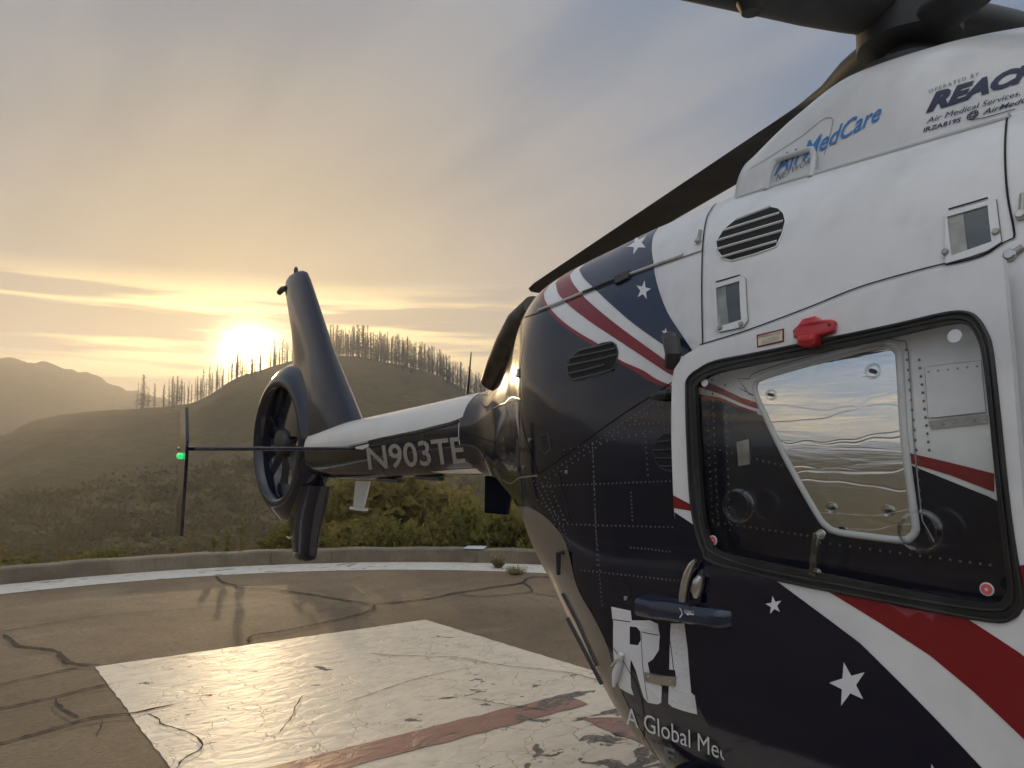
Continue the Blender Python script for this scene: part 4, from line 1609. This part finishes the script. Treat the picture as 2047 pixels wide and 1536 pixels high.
lettering(L_, MS, 'Air Medical Services,', [(1852, 250), (2040, 193), (2041, 181), (1854, 237)], 'dark_letter', fair, shear=.2)
lettering(L_, MS, 'IRZA819S', [(1846, 266), (1922, 244), (1922, 235), (1846, 257)], 'dark_letter', fair, bold=.02, shear=.2)
lettering(L_, MS, 'AirMedCare', [(1964, 231), (2088, 195), (2090, 185), (1966, 220)], 'dark_letter', fair, bold=.015, shear=.28)
for sx, sy, rt in ((11, 8, 0), (5, 8, 0), (11, 3, 0)):
    g_ = [(1945 + sx * math.cos(a) + .25 * sy * math.sin(a), 231 - .33 * sx * math.cos(a) - sy * math.sin(a)) for a in np.linspace(0, 2 * math.pi, 22)[:-1]]
    ribbon('globe_mark', MS, MS.par(g_), .003, 'dark_letter', fair, .003, True)
ribbon('underline', MS, MS.par([(1940, 241), (1970, 236), (2030, 219)]), .0025, 'dark_letter', fair, .003)
ribbon('panel_seam', MS, MS.par(pxline([(1500, 338), (1540, 314), (1600, 275), (1640, 243), (1658, 236), (1665, 243), (1660, 270), (1648, 310)], 4)), .0025, 'panel_grey', fair, .002)
# mast, hub and four blades
HUBZ = 3.405
tube('rotor_mast', [(0, 0, 2.9), (0, 0, 3.1), (0, 0, 3.3)], [.16, .10, .09], 'rotor_dark', heli, 24)
tube('swashplate', [(0, 0, 3.12), (0, 0, 3.125), (0, 0, 3.17), (0, 0, 3.175)], [.15, .19, .19, .15], 'rotor_dark', heli, 28)
hub = tube('rotor_hub', [(0, 0, 3.24), (0, 0, 3.27), (0, 0, 3.42), (0, 0, 3.47), (0, 0, 3.49)], [.12, .19, .19, .12, .02], 'rotor_dark', heli, 32)
AZ0 = 158.8
bl_mesh = None
for k in range(4):
    az = math.radians(AZ0 + 90 * k)
    d = np.array([math.cos(az), math.sin(az), 0])
    c_ = np.array([-math.sin(az), math.cos(az), 0])
    vs = []
    if k % 2 == 0:
        rings = [(.10, .11, .060, 0), (.30, .10, .060, -.02), (.50, .10, .050, -.08), (.70, .12, .035, -.12), (1.0, .142, .022, -.142), (2.0, .142, .018, -.142), (3.0, .142, .016, -.142), (4.0, .142, .015, -.142), (4.7, .142, .013, -.142), (4.95, .125, .010, -.15), (5.07, .085, .007, -.17), (5.10, .05, .004, -.18)]
    else:
        rings = [(.10, .13, .075, 0), (.25, .13, .085, 0), (.45, .13, .085, 0), (.70, .125, .070, 0), (.95, .122, .050, 0), (1.2, .125, .030, 0), (1.5, .142, .020, 0), (3.0, .142, .016, 0), (4.7, .142, .013, 0), (4.95, .125, .010, 0), (5.10, .05, .004, 0)]
    hz0 = 3.31 if k % 2 == 0 else HUBZ
    for R_, hw, th, sh_ in rings:
        o_ = d * R_ + c_ * sh_ + np.array([0, 0, hz0 - (.003 * R_ if k % 2 == 0 else .014 * R_)])
        tw = math.radians(9 - 1.6 * R_)
        for j in range(16):
            a = 2 * math.pi * j / 16
            cx_, cz_ = hw * math.cos(a), th * math.sin(a)
            vs.append(o_ + c_ * (cx_ * math.cos(tw) - cz_ * math.sin(tw)) + np.array([0, 0, cx_ * math.sin(tw) + cz_ * math.cos(tw)]))
    bl_ = new_obj('rotor_blade', vs, rings_faces(len(rings), 16), 'rotor_dark', hub, sharp=50)
    if k == 3:
        p0 = d * .17 + c_ * .14
        tube('pitch_link', [p0 + np.array([0, 0, 3.15]), p0 + d * .06 + np.array([0, 0, 3.34])], .014, 'hinge_dark', hub, 10)
    if k % 2:
        q0 = d * .72
        tube('damper', [q0 + np.array([0, 0, HUBZ - .06]), q0 + np.array([0, 0, HUBZ - .12])], [.06, .035], 'rotor_dark', hub, 16)
# scissor link and boot seen between fairing and hub
tube('mast_boot', [(0, 0, 3.08), (0, 0, 3.12)], [.26, .20], 'hinge_dark', heli, 28)

# gutter rail and grab handle on the cowling edge
gr = [SK.hit(u_, v_) for u_, v_ in ((1472, 397), (1560, 369), (1640, 346), (1760, 311), (1900, 270), (2020, 235))]
bead('roof_rail', SK, gr, .016, .010, 'grey_white_paint', heli, .002, False)
h0 = [SK.pt(*SK.hit(1532, 380), .0), SK.pt(*SK.hit(1620, 354), .0)]
upv = np.array([-.01, .06, .13])
ax = h0[1] - h0[0]
hpth = [h0[0], h0[0] + upv * .6, h0[0] + upv * .9 + ax * .06, h0[0] + upv + ax * .16, h0[1] + upv - ax * .16, h0[1] + upv * .9 - ax * .06, h0[1] + upv * .6, h0[1]]
tube('grab_handle', [tuple(p) for p in catmull(hpth, 4)], .0115, 'grey_white_paint', heli, 12)

# ---- tail boom
BST = [(-5.75, 1.44, 1.84, .13, 1.65, 2.2, 2.2), (-5.0, 1.415, 1.895, .165, 1.67, 2.2, 2.2), (-4.6, 1.42, 1.925, .185, 1.69, 2.2, 2.2), (-3.6, 1.475, 1.995, .22, 1.745, 2.2, 2.2), (-2.5, 1.51, 2.075, .255, 1.80, 2.2, 2.2)]
BM = Surf(BST, 0.0, -5.75, -2.5, nx=100, npz=120)
boom = skin_mesh(BM, -5.75, -2.45, 70, 50, 'tail_boom', 'navy_paint', None, None, heli)
sm = BM.par([(964, 829), (900, 845), (830, 862), (760, 876), (690, 893)])
patch('driveshaft_cover', BM, [(-2.76, sm[0][1])] + sm[1:] + [(-5.5, sm[-1][1]), (-5.5, 89.5), (-2.76, 89.5)], 'boom_white', boom, off=.010, depth=.010, step=.04)
ribbon('cover_seam', BM, [(-2.76, sm[0][1] - 4)] + [(a, b - 4) for a, b in sm[1:]], .014, 'gap_dark', boom, .003)
patch('white_flash', BM, BM.par([(666, 898), (700, 890), (736, 880), (738, 892), (726, 899), (700, 897)]), 'boom_white', boom, off=.003)
lettering('registration', BM, 'N903TE', [(738, 940), (932, 926), (924, 872), (732, 894)], 'boom_letter', boom, bold=.015)
patch('white_swoosh', BM, BM.par([(862, 943), (900, 939), (950, 936), (972, 940), (978, 946), (900, 946.5)]), 'boom_white', boom, off=.003)
for xa in (-3.25, -4.0, -4.95):
    ribbon('boom_seam', BM, [(xa, q) for q in np.linspace(-80, sm[1][1] - 5, 16)], .005, 'gap_dark', boom, .0035)
RB = [(xa + dx, q) for xa in (-3.25, -4.0, -4.95) for dx in (-.03, .03) for q in np.linspace(-60, 15, 14)]
v, f = rivets_geo(BM, RB, .004, .002)
rv = new_obj('rivets', v, f, 'rivet_paint', boom)
tag(rv, kind='stuff')
# whip aerial and blade aerial
wb = side(934, 788, -.02)
wt_ = side(942, 704, -.02)
tube('whip_aerial', [wb, (wb + wt_) / 2, wt_], [.010, .007, .004], 'black_metal', boom, 8)
ab = [side(u_, v_, 0) for u_, v_ in ((712, 962), (740, 962), (727, 1018), (707, 1018))]
n_y = np.array([0, .008, 0])
new_obj('blade_aerial', [p + n_y for p in ab] + [p - n_y for p in ab], [(0, 1, 2, 3), (7, 6, 5, 4), (0, 4, 5, 1), (1, 5, 6, 2), (2, 6, 7, 3), (3, 7, 4, 0)], 'boom_white', boom)
fc = side(717, 1018, 0)
rbox('aerial_foot', 'boom_white', (.26, .05, .022), Matrix.Translation(fc), boom, .006)
for xa in (-3.5, -4.1):
    rbox('boom_fitting', 'navy_grey', (.34, .05, .03), Matrix.Translation((xa, -.03, BM.f[0](xa) - .012)), boom, .008)
# tail plane with end plates
stab = rbox('tailplane', 'navy_paint', (.46, 2.90, .030), Matrix.Translation((-4.58, 0, 1.682)), heli, .012, 3)
for s_ in (-1, 1):
    P = [(-4.80, 1.06), (-4.50, 1.06), (-4.36, 1.60), (-4.36, 1.74), (-4.46, 1.98), (-4.72, 1.98), (-4.79, 1.66)]
    y0 = 1.46 * s_
    toe = math.tan(math.radians(9)) * s_
    vs = [(x_, y0 + (x_ + 4.58) * toe - .011, z_) for x_, z_ in P] + [(x_, y0 + (x_ + 4.58) * toe + .011, z_) for x_, z_ in P]
    n_ = len(P)
    ep = new_obj('end_plate', vs, [tuple(range(n_)), tuple(range(2 * n_ - 1, n_ - 1, -1))] + [(i, (i + 1) % n_, n_ + (i + 1) % n_, n_ + i) for i in range(n_)], 'navy_paint', stab)
    if s_ < 0:
        lp = np.array([-4.52, y0 - .02, 1.63])
        tube('nav_light', [lp + np.array([-.05, 0, 0]), lp + np.array([-.03, -.012, 0]), lp + np.array([.03, -.016, 0]), lp + np.array([.055, 0, 0])], [.008, .024, .024, .008], 'nav_lens', ep, 12)

# ---- fin, fan shroud, fan, bumper
def foil_ring(z, le, te, th, n=22, tz=0.0):
    R_ = []
    ch = le - te
    for k in range(n):
        a = 2 * math.pi * k / n
        s = .5 + .5 * math.cos(a)
        x_ = te + ch * s
        y_ = th / 2 * math.sin(a) * (s ** .35) * 1.15
        R_.append((x_, y_, z + tz * (1 - s)))
    return R_


FINS = [(1.80, -4.62, -6.70, .26), (1.95, -4.66, -6.66, .25), (2.2, -4.88, -6.46, .21), (2.42, -5.08, -6.20, .165), (2.6, -5.24, -6.17, .135), (2.9, -5.46, -6.25, .115), (3.2, -5.68, -6.38, .095), (3.36, -5.80, -6.45, .085), (3.44, -5.88, -6.43, .075), (3.475, -5.98, -6.36, .05)]
vs = []
for z, le, te, th in FINS:
    vs += foil_ring(z, le, te, th)
fin = new_obj('tail_fin', vs, rings_faces(len(FINS), 22), 'navy_paint', heli, sharp=50)
tube('strobe_light', [(-6.38, 0, 3.36), (-6.52, 0, 3.37), (-6.60, 0, 3.35), (-6.64, 0, 3.345)], [.03, .032, .030, .008], 'hinge_dark', fin, 12)
tube('top_light', [(-6.16, 0, 3.46), (-6.16, 0, 3.52), (-6.16, 0, 3.545)], [.022, .022, .010], 'hinge_dark', fin, 12)
ribv = side(600, 620, -.08)
FC = np.array([-6.18, 0, 1.745])
prof_ = [(.555, -.15), (.59, -.175), (.66, -.15), (.76, -.075), (.80, 0), (.76, .075), (.66, .15), (.59, .175), (.555, .15), (.535, .09), (.53, 0), (.535, -.09)]
vs = []
N = 72
for k in range(N):
    a = 2 * math.pi * k / N
    for r_, y_ in prof_:
        vs.append(FC + np.array([r_ * math.cos(a), y_, r_ * math.sin(a)]))
m_ = len(prof_)
fs = [(k * m_ + i, k * m_ + (i + 1) % m_, ((k + 1) % N) * m_ + (i + 1) % m_, ((k + 1) % N) * m_ + i) for k in range(N) for i in range(m_)]
shroud = new_obj('fan_shroud', vs, fs, 'navy_paint', heli, sharp=60)
tube('fan_hub', [FC + np.array([0, y_, 0]) for y_ in (-.15, -.13, -.05, .10, .13)], [.03, .12, .16, .16, .10], 'black_metal', shroud, 24)
for k in range(10):
    a = 2 * math.pi * k / 10 + .13 * (k % 3)
    d = np.array([math.cos(a), 0, math.sin(a)])
    e_ = np.array([-math.sin(a), 0, math.cos(a)])
    vs = []
    for r_, tw in ((.14, 55), (.34, 42), (.525, 32)):
        t_ = math.radians(tw)
        for s_, th in ((-.035, .004), (0, .008), (.035, .004), (.035, -.004), (0, -.008), (-.035, -.004)):
            vs.append(FC + d * r_ + e_ * (s_ * math.cos(t_)) + np.array([0, -.03 + s_ * math.sin(t_) + th, 0]))
    new_obj('fan_blade', vs, rings_faces(3, 6), 'black_metal', shroud)
for k in range(7):
    a = 2 * math.pi * k / 7 + .3
    d = np.array([math.cos(a), 0, math.sin(a)])
    tube('stator_vane', [FC + d * .12 + np.array([0, .09, 0]), FC + d * .54 + np.array([0, .09, 0])], .016, 'black_metal', shroud, 8, 2.2)
BU = [(1.34, -5.30, -6.50, .28), (1.15, -5.38, -6.38, .25), (.98, -5.47, -6.22, .20), (.82, -5.53, -6.12, .175), (.70, -5.56, -6.06, .165), (.645, -5.60, -6.02, .17), (.615, -5.70, -5.92, .10)]
vs = []
for z, le, te, th in BU:
    vs += foil_ring(z, le, te, th)
bump_ = new_obj('tail_bumper', vs, rings_faces(len(BU), 22), 'navy_paint', heli, sharp=50)
tube('bumper_stud', [(-6.05, -.03, .80), (-6.16, -.03, .81)], [.012, .006], 'steel', bump_, 8)

# ---- engine exhaust behind the rear cowling
for s_ in (1, -1):
    ep_ = [side(u_, v_, -.15) for u_, v_ in ((1085, 622), (1058, 652), (1032, 694), (1006, 735), (985, 768))]
    if s_ < 0:
        ep_ = [p * np.array([1, -1, 1]) for p in ep_]
    rads = [.14, .155, .145, .12, .088]
    ex_ = tube('exhaust_duct', ep_, rads, 'exhaust_metal', heli, 20, .8)
    dirn = (ep_[-1] - ep_[-2])
    dirn /= np.linalg.norm(dirn)
    tube('exhaust_bore', [ep_[-1] + dirn * .002, ep_[-1] + dirn * .004], [.074, .074], 'gap_dark', ex_, 20, .8)

# ---- skids
skid = empty('landing_gear')
skid.parent = heli
for s_ in (-1, 1):
    tube('skid_tube', [(-1.15, s_ * 1.0, .055), (1.7, s_ * 1.0, .055), (1.95, s_ * 1.0, .09), (2.1, s_ * 1.0, .2)], .05, 'black_metal', skid, 12)
for x_ in (-.75, 1.15):
    tube('cross_tube', catmull([(x_, -1.0, .08), (x_, -.92, .20), (x_, -.6, .36), (x_, 0, .40), (x_, .6, .36), (x_, .92, .20), (x_, 1.0, .08)], 4), .04, 'black_metal', skid, 12)

# thing > part > sub-part: nothing hangs deeper than that
for ob in [q for q in bpy.data.objects if q.parent is not None]:
    while ob.parent and ob.parent.parent and ob.parent.parent.parent:
        ob.parent = ob.parent.parent

# ------------------------------------------------------------------ plants
def place(u, dist):
    """ground point at a bearing of the photograph and a distance from the viewpoint"""
    a = math.radians(bearing(u))
    x_ = CAM[0] + dist * (math.cos(a) * _lh[0] + math.sin(a) * RIGHT[0])
    y_ = CAM[1] + dist * (math.cos(a) * _lh[1] + math.sin(a) * RIGHT[1])
    return x_, y_, float(terrain_z(x_, y_))


def leaf_quads(P, size, rng):
    """one small leaf blade at each point"""
    P = np.asarray(P, float)
    n = len(P)
    d = rng.normal(size=(n, 3))
    d /= np.linalg.norm(d, axis=1, keepdims=True)
    d[:, 2] = d[:, 2] * .6 + .35
    d /= np.linalg.norm(d, axis=1, keepdims=True)
    e_ = np.cross(d, rng.normal(size=(n, 3)))
    e_ /= np.linalg.norm(e_, axis=1, keepdims=True) + 1e-9
    L = (np.asarray(size) * rng.uniform(.8, 1.4, n))[:, None]
    wd = (np.asarray(size) * rng.uniform(.30, .5, n))[:, None]
    V = np.stack([P, P + d * L * .5 + e_ * wd, P + d * L, P + d * L * .5 - e_ * wd], 1).reshape(-1, 3)
    return V, [(4 * k, 4 * k + 1, 4 * k + 2, 4 * k + 3) for k in range(n)]


def bush_meshes(seed, n_stem, n_leaf, size, mat):
    rng = np.random.default_rng(seed)
    LP, SV, SF = [], [], []
    for s in range(n_stem):
        a = rng.uniform(0, 6.28)
        lean = rng.uniform(.05, .85)
        H_ = rng.uniform(.55, 1.0) * (1.1 - .45 * lean)
        tip = np.array([math.cos(a) * lean * .75, math.sin(a) * lean * .75, H_])
        base_ = np.array([math.cos(a) * .08, math.sin(a) * .08, 0])
        mid_ = (base_ + tip) / 2 + np.array([math.cos(a), math.sin(a), 0]) * -.10 * lean + rng.normal(0, .03, 3)
        path = catmull([base_, mid_, tip], 4)
        v_, f_ = tube_geo(path, list(np.linspace(.012, .003, len(path))), 4)
        o_ = len(SV)
        SV += v_
        SF += [tuple(i + o_ for i in q) for q in f_]
        for k in range(n_leaf // n_stem):
            s_ = rng.uniform(.2, 1.0) ** .8
            i_ = min(len(path) - 1, int(s_ * len(path)))
            spread = .11 * (1.15 - s_ * .7)
            p = path[i_] + rng.normal(0, spread, 3)
            p[2] = max(p[2], .02)
            LP.append(p)
    V, Fc = leaf_quads(LP, size, rng)
    lm = bpy.data.meshes.new('foliage')
    lm.from_pydata([tuple(map(float, q)) for q in V], [], Fc)
    lm.materials.append(M[mat])
    sm_ = bpy.data.meshes.new('stems')
    sm_.from_pydata([tuple(map(float, q)) for q in SV], [], SF)
    sm_.materials.append(M['twig'])
    return lm, sm_


BUSH = [bush_meshes(10 + k, 16, 1500, .085, 'leaf_green' if k % 2 == 0 else 'leaf_olive') for k in range(4)]


def bush(name, loc, h_, w_, var, label, group, cat='bush'):
    e_ = empty(name, loc)
    e_.scale = (w_, w_, h_)
    e_.rotation_euler = (0, 0, random.uniform(0, 6.28))
    for nm, me in zip(('foliage', 'stems'), BUSH[var]):
        o_ = bpy.data.objects.new(nm, me)
        COL.objects.link(o_)
        o_.parent = e_
    return tag(e_, label, cat, group)


rb = random.Random(3)
# low bushes just outside the parapet
for k in range(30):
    u_ = 585 + k * 16.5 + rb.uniform(-6, 6)
    x_, y_, z_ = place(u_, 12.6 + rb.uniform(0, 2.2) - .0016 * max(0, u_ - 700))
    h_ = rb.uniform(.75, 1.25) * (1 + .25 * max(0, u_ - 800) / 250)
    bush('bush', (x_, y_, z_ - .05), h_, rb.uniform(.75, 1.15), rb.randrange(4), 'low green bush growing just outside the parapet under the tail boom', 'bushes outside the parapet')
for k in range(26):
    u_ = 690 + k * 15.5 + rb.uniform(-8, 8)
    x_, y_, z_ = place(u_, 17 + rb.uniform(0, 7))
    bush('tall_bush', (x_, y_, z_ - .05), rb.uniform(1.5, 2.3), rb.uniform(1.6, 2.4), rb.randrange(4), 'tall dark green bush on the slope behind the low bushes', 'tall bushes on the slope')
for k in range(14):
    u_ = -60 + k * 47 + rb.uniform(-18, 18)
    x_, y_, z_ = place(u_, 14.5 + rb.uniform(0, 9))
    bush('bush', (x_, y_, z_ - .05), rb.uniform(.35, .8), rb.uniform(1.0, 1.7), rb.randrange(4), 'low dark bush beyond the parapet on the sunward side of the fin', 'bushes left of the tail')


# upright sprigs standing above the parapet
def sprig(loc, h_, w_, mat, seed, label, name='sprig', n=170):
    rng = np.random.default_rng(seed)
    e_ = empty(name, loc)
    LP = []
    for k in range(n):
        s_ = rng.uniform(.05, 1)
        a = rng.uniform(0, 6.28)
        r_ = w_ * (1.05 - s_) * rng.uniform(.3, 1)
        p = np.array([math.cos(a) * r_, math.sin(a) * r_, h_ * s_])
        LP.append(p)
    V, Fc = leaf_quads(LP, .055, rng)
    new_obj('foliage', V, Fc, mat, e_, False)
    tube('stem', [(0, 0, -.05), (w_ * .1, 0, h_ * .5), (0, 0, h_)], [.008, .006, .002], 'twig', e_, 5)
    return tag(e_, label, 'plant')


for u_, top, w_, lab in ((437, 1076, .10, 'short yellow-green sprig above the parapet, first of three left of the bumper'), (462, 1062, .09, 'middle yellow-green sprig of the three above the parapet'),
                         (490, 1040, .085, 'tallest yellow-green sprig above the parapet, beside the tail bumper'), (925, 1012, .12, 'pale upright sprig among the bushes under the tail boom')):
    x_, y_, z_ = place(u_, 12.4)
    zt_ = CAM[2] + tanel(u_, top) * 12.4
    sprig((x_, y_, z_), zt_ - z_, w_, 'weed_leaf', int(u_), lab)


def tuft(u_, v_, h_, w_, seed, label):
    p = ground(u_, v_)
    rng = np.random.default_rng(seed)
    e_ = empty('weed_tuft', tuple(p))
    V, Fc = [], []
    for k in range(150):
        a = rng.uniform(0, 6.28)
        b = np.array([math.cos(a), math.sin(a), 0]) * w_ * rng.uniform(0, .4)
        tp = b + np.array([math.cos(a) * w_ * rng.uniform(.1, .9), math.sin(a) * w_ * rng.uniform(.1, .9), h_ * rng.uniform(.3, 1)])
        s_ = np.array([-math.sin(a), math.cos(a), 0]) * .004
        o_ = len(V)
        V += [b - s_, b + s_, (b + tp) / 2 + s_ + np.array([0, 0, h_ * .1]), tp, (b + tp) / 2 - s_ + np.array([0, 0, h_ * .1])]
        Fc.append((o_, o_ + 1, o_ + 2, o_ + 3, o_ + 4))
        V += list(leaf_quads([tp], .022, rng)[0])
        Fc.append((o_ + 5, o_ + 6, o_ + 7, o_ + 8))
    new_obj('blades', V, Fc, 'dry_weed', e_, False)
    tube('stem', [(0, 0, 0), (.02, .01, h_ * 1.0), (.03, .0, h_ * 1.9)], [.004, .003, .001], 'dry_weed', e_, 4)
    return tag(e_, label, 'weed')


tuft(996, 1136, .20, .12, 1, 'dry weed tuft growing against the parapet on the white ring')
tuft(1032, 1148, .09, .15, 2, 'flat dry weed tuft on the white ring near the belly')

# burnt conifers on the ridge
def dead_tree(seed):
    rng = np.random.default_rng(seed)
    H_ = 1.0
    parts = [tube_geo([(0, 0, -.06), (rng.normal(0, .006), rng.normal(0, .006), .5), (rng.normal(0, .01), rng.normal(0, .01), 1.0)], [.0145, .010, .003], 5)]
    n = 80
    for k in range(n):
        z = .10 + .88 * (k / n) ** .8
        a = rng.uniform(0, 6.28)
        L = (.15 * (1.03 - z) ** 1.3 + .03) * rng.uniform(.3, 1.5)
        d = np.array([math.cos(a), math.sin(a), rng.uniform(-.35, .25)])
        parts.append(tube_geo([(0, 0, z), tuple(np.array([0, 0, z]) + d * L)], [.0075, .003], 3))
    v_, f_ = join_geo(parts)
    me = bpy.data.meshes.new('dead_tree')
    me.from_pydata([tuple(map(float, q)) for q in v_], [], f_)
    me.materials.append(M['burnt_wood'])
    return me


TREE = [dead_tree(50 + k) for k in range(7)]


def trees(us, hs, label, group):
    for u_, h_ in zip(us, hs):
        x_, y_, z_ = place(u_, RIDGE_R + rb.choice([rb.uniform(-10, 3), rb.uniform(-10, 3), rb.uniform(-34, 3)]))
        o_ = bpy.data.objects.new('dead_tree', TREE[rb.randrange(7)])
        COL.objects.link(o_)
        o_.location = (x_, y_, z_)
        w_ = rb.choice([.5, .9, 1.0, 1.3, 1.7])
        o_.scale = (h_ * w_, h_ * w_, h_)
        o_.rotation_euler = (rb.gauss(0, .02), rb.gauss(0, .02), rb.uniform(0, 6.28))
        tag(o_, label, 'tree', group)


us = [630 + 375 * (k + rb.uniform(-.9, .9)) / 222 for k in range(222)]
trees(us, [rb.triangular(6.0, 13.2, 10.5) * (1 - .25 * max(0, (u_ - 800) / 200)) for u_ in us], 'bare burnt conifer in the dense row on the hill between fin and fuselage', 'burnt conifers right of the fin')
us = [rb.uniform(272, 600) for k in range(74)]
trees(us, [rb.triangular(4.0, 12.0, 8.0) for u_ in us], 'bare burnt conifer on the ridge in front of the low sun', 'burnt conifers left of the fin')

# the thinner trunks in between, too many to single out
parts = []
for k in range(190):
    u_ = rb.uniform(632, 1003) if k < 140 else rb.uniform(290, 600)
    x_, y_, z_ = place(u_, RIDGE_R + rb.uniform(-14, 3))
    h_ = rb.uniform(4.5, 9.5)
    parts.append(tube_geo([(x_, y_, z_ - .3), (x_ + rb.gauss(0, .1), y_ + rb.gauss(0, .1), z_ + h_ * .6), (x_ + rb.gauss(0, .2), y_ + rb.gauss(0, .2), z_ + h_)], [.13, .10, .03], 4))
    for j in range(14):
        zb_ = z_ + h_ * rb.uniform(.2, .97)
        a = rb.uniform(0, 6.28)
        L = rb.uniform(.3, 1.1) * (1.15 - (zb_ - z_) / h_)
        parts.append(tube_geo([(x_, y_, zb_), (x_ + math.cos(a) * L, y_ + math.sin(a) * L, zb_ + rb.uniform(-.3, .2))], [.05, .02], 3))
v_, f_ = join_geo(parts)
tl = new_obj('thin_treeline', v_, f_, 'burnt_wood', None, False)
tag(tl, 'thin bare trunks filling the gaps between the burnt conifers', 'trees', None, 'stuff')

# scrub over the slopes
rng = np.random.default_rng(5)
n_ = 5200
uu = np.radians(np.degrees(np.arctan((rng.uniform(-250, 1150, n_) - PW / 2) / FPX)))
dist = 22 + 130 * rng.uniform(0, 1, n_) ** 1.3
sx_ = CAM[0] + dist * (np.cos(uu) * _lh[0] + np.sin(uu) * RIGHT[0])
sy_ = CAM[1] + dist * (np.cos(uu) * _lh[1] + np.sin(uu) * RIGHT[1])
sz_ = terrain_z(sx_, sy_)
ss_ = rng.uniform(.35, 1.0, n_) * (1 + dist / 130)
off_ = rng.normal(0, 1, (n_, 11, 3)) * np.array([.45, .45, .32])
off_[..., 2] = np.abs(off_[..., 2])
P = (np.stack([sx_, sy_, sz_ - .1], -1)[:, None, :] + off_ * ss_[:, None, None]).reshape(-1, 3)
V, Fc = leaf_quads(P, np.repeat(.42 * ss_, 11), rng)
sc = new_obj('scrub', V, Fc, 'scrub_leaf', None, False)
tag(sc, 'low brown green scrub covering the valley slopes', 'scrub', None, 'stuff')

# ------------------------------------------------------------------ hazy air
hv = [(x, y, z) for z in (-30, 104) for x, y in ((-960, -960), (960, -960), (960, 960), (-960, 960))]
haze = new_obj('haze', hv, [(3, 2, 1, 0), (4, 5, 6, 7), (0, 1, 5, 4), (1, 2, 6, 5), (2, 3, 7, 6), (3, 0, 4, 7)], 'white_paint', None, False)
haze.data.materials.clear()
hm = bpy.data.materials.new('haze_air')
hm.use_nodes = True
hm.node_tree.nodes.clear()
ho = hm.node_tree.nodes.new('ShaderNodeOutputMaterial')
pv = hm.node_tree.nodes.new('ShaderNodeVolumePrincipled')
pv.inputs['Color'].default_value = (.94, .90, .84, 1)
pv.inputs['Density'].default_value = HAZE_DENSITY
pv.inputs['Anisotropy'].default_value = HAZE_G
hm.node_tree.links.new(pv.outputs[0], ho.inputs['Volume'])
haze.data.materials.append(hm)
tag(haze, 'warm evening haze hanging over the valley', None, None, 'stuff')
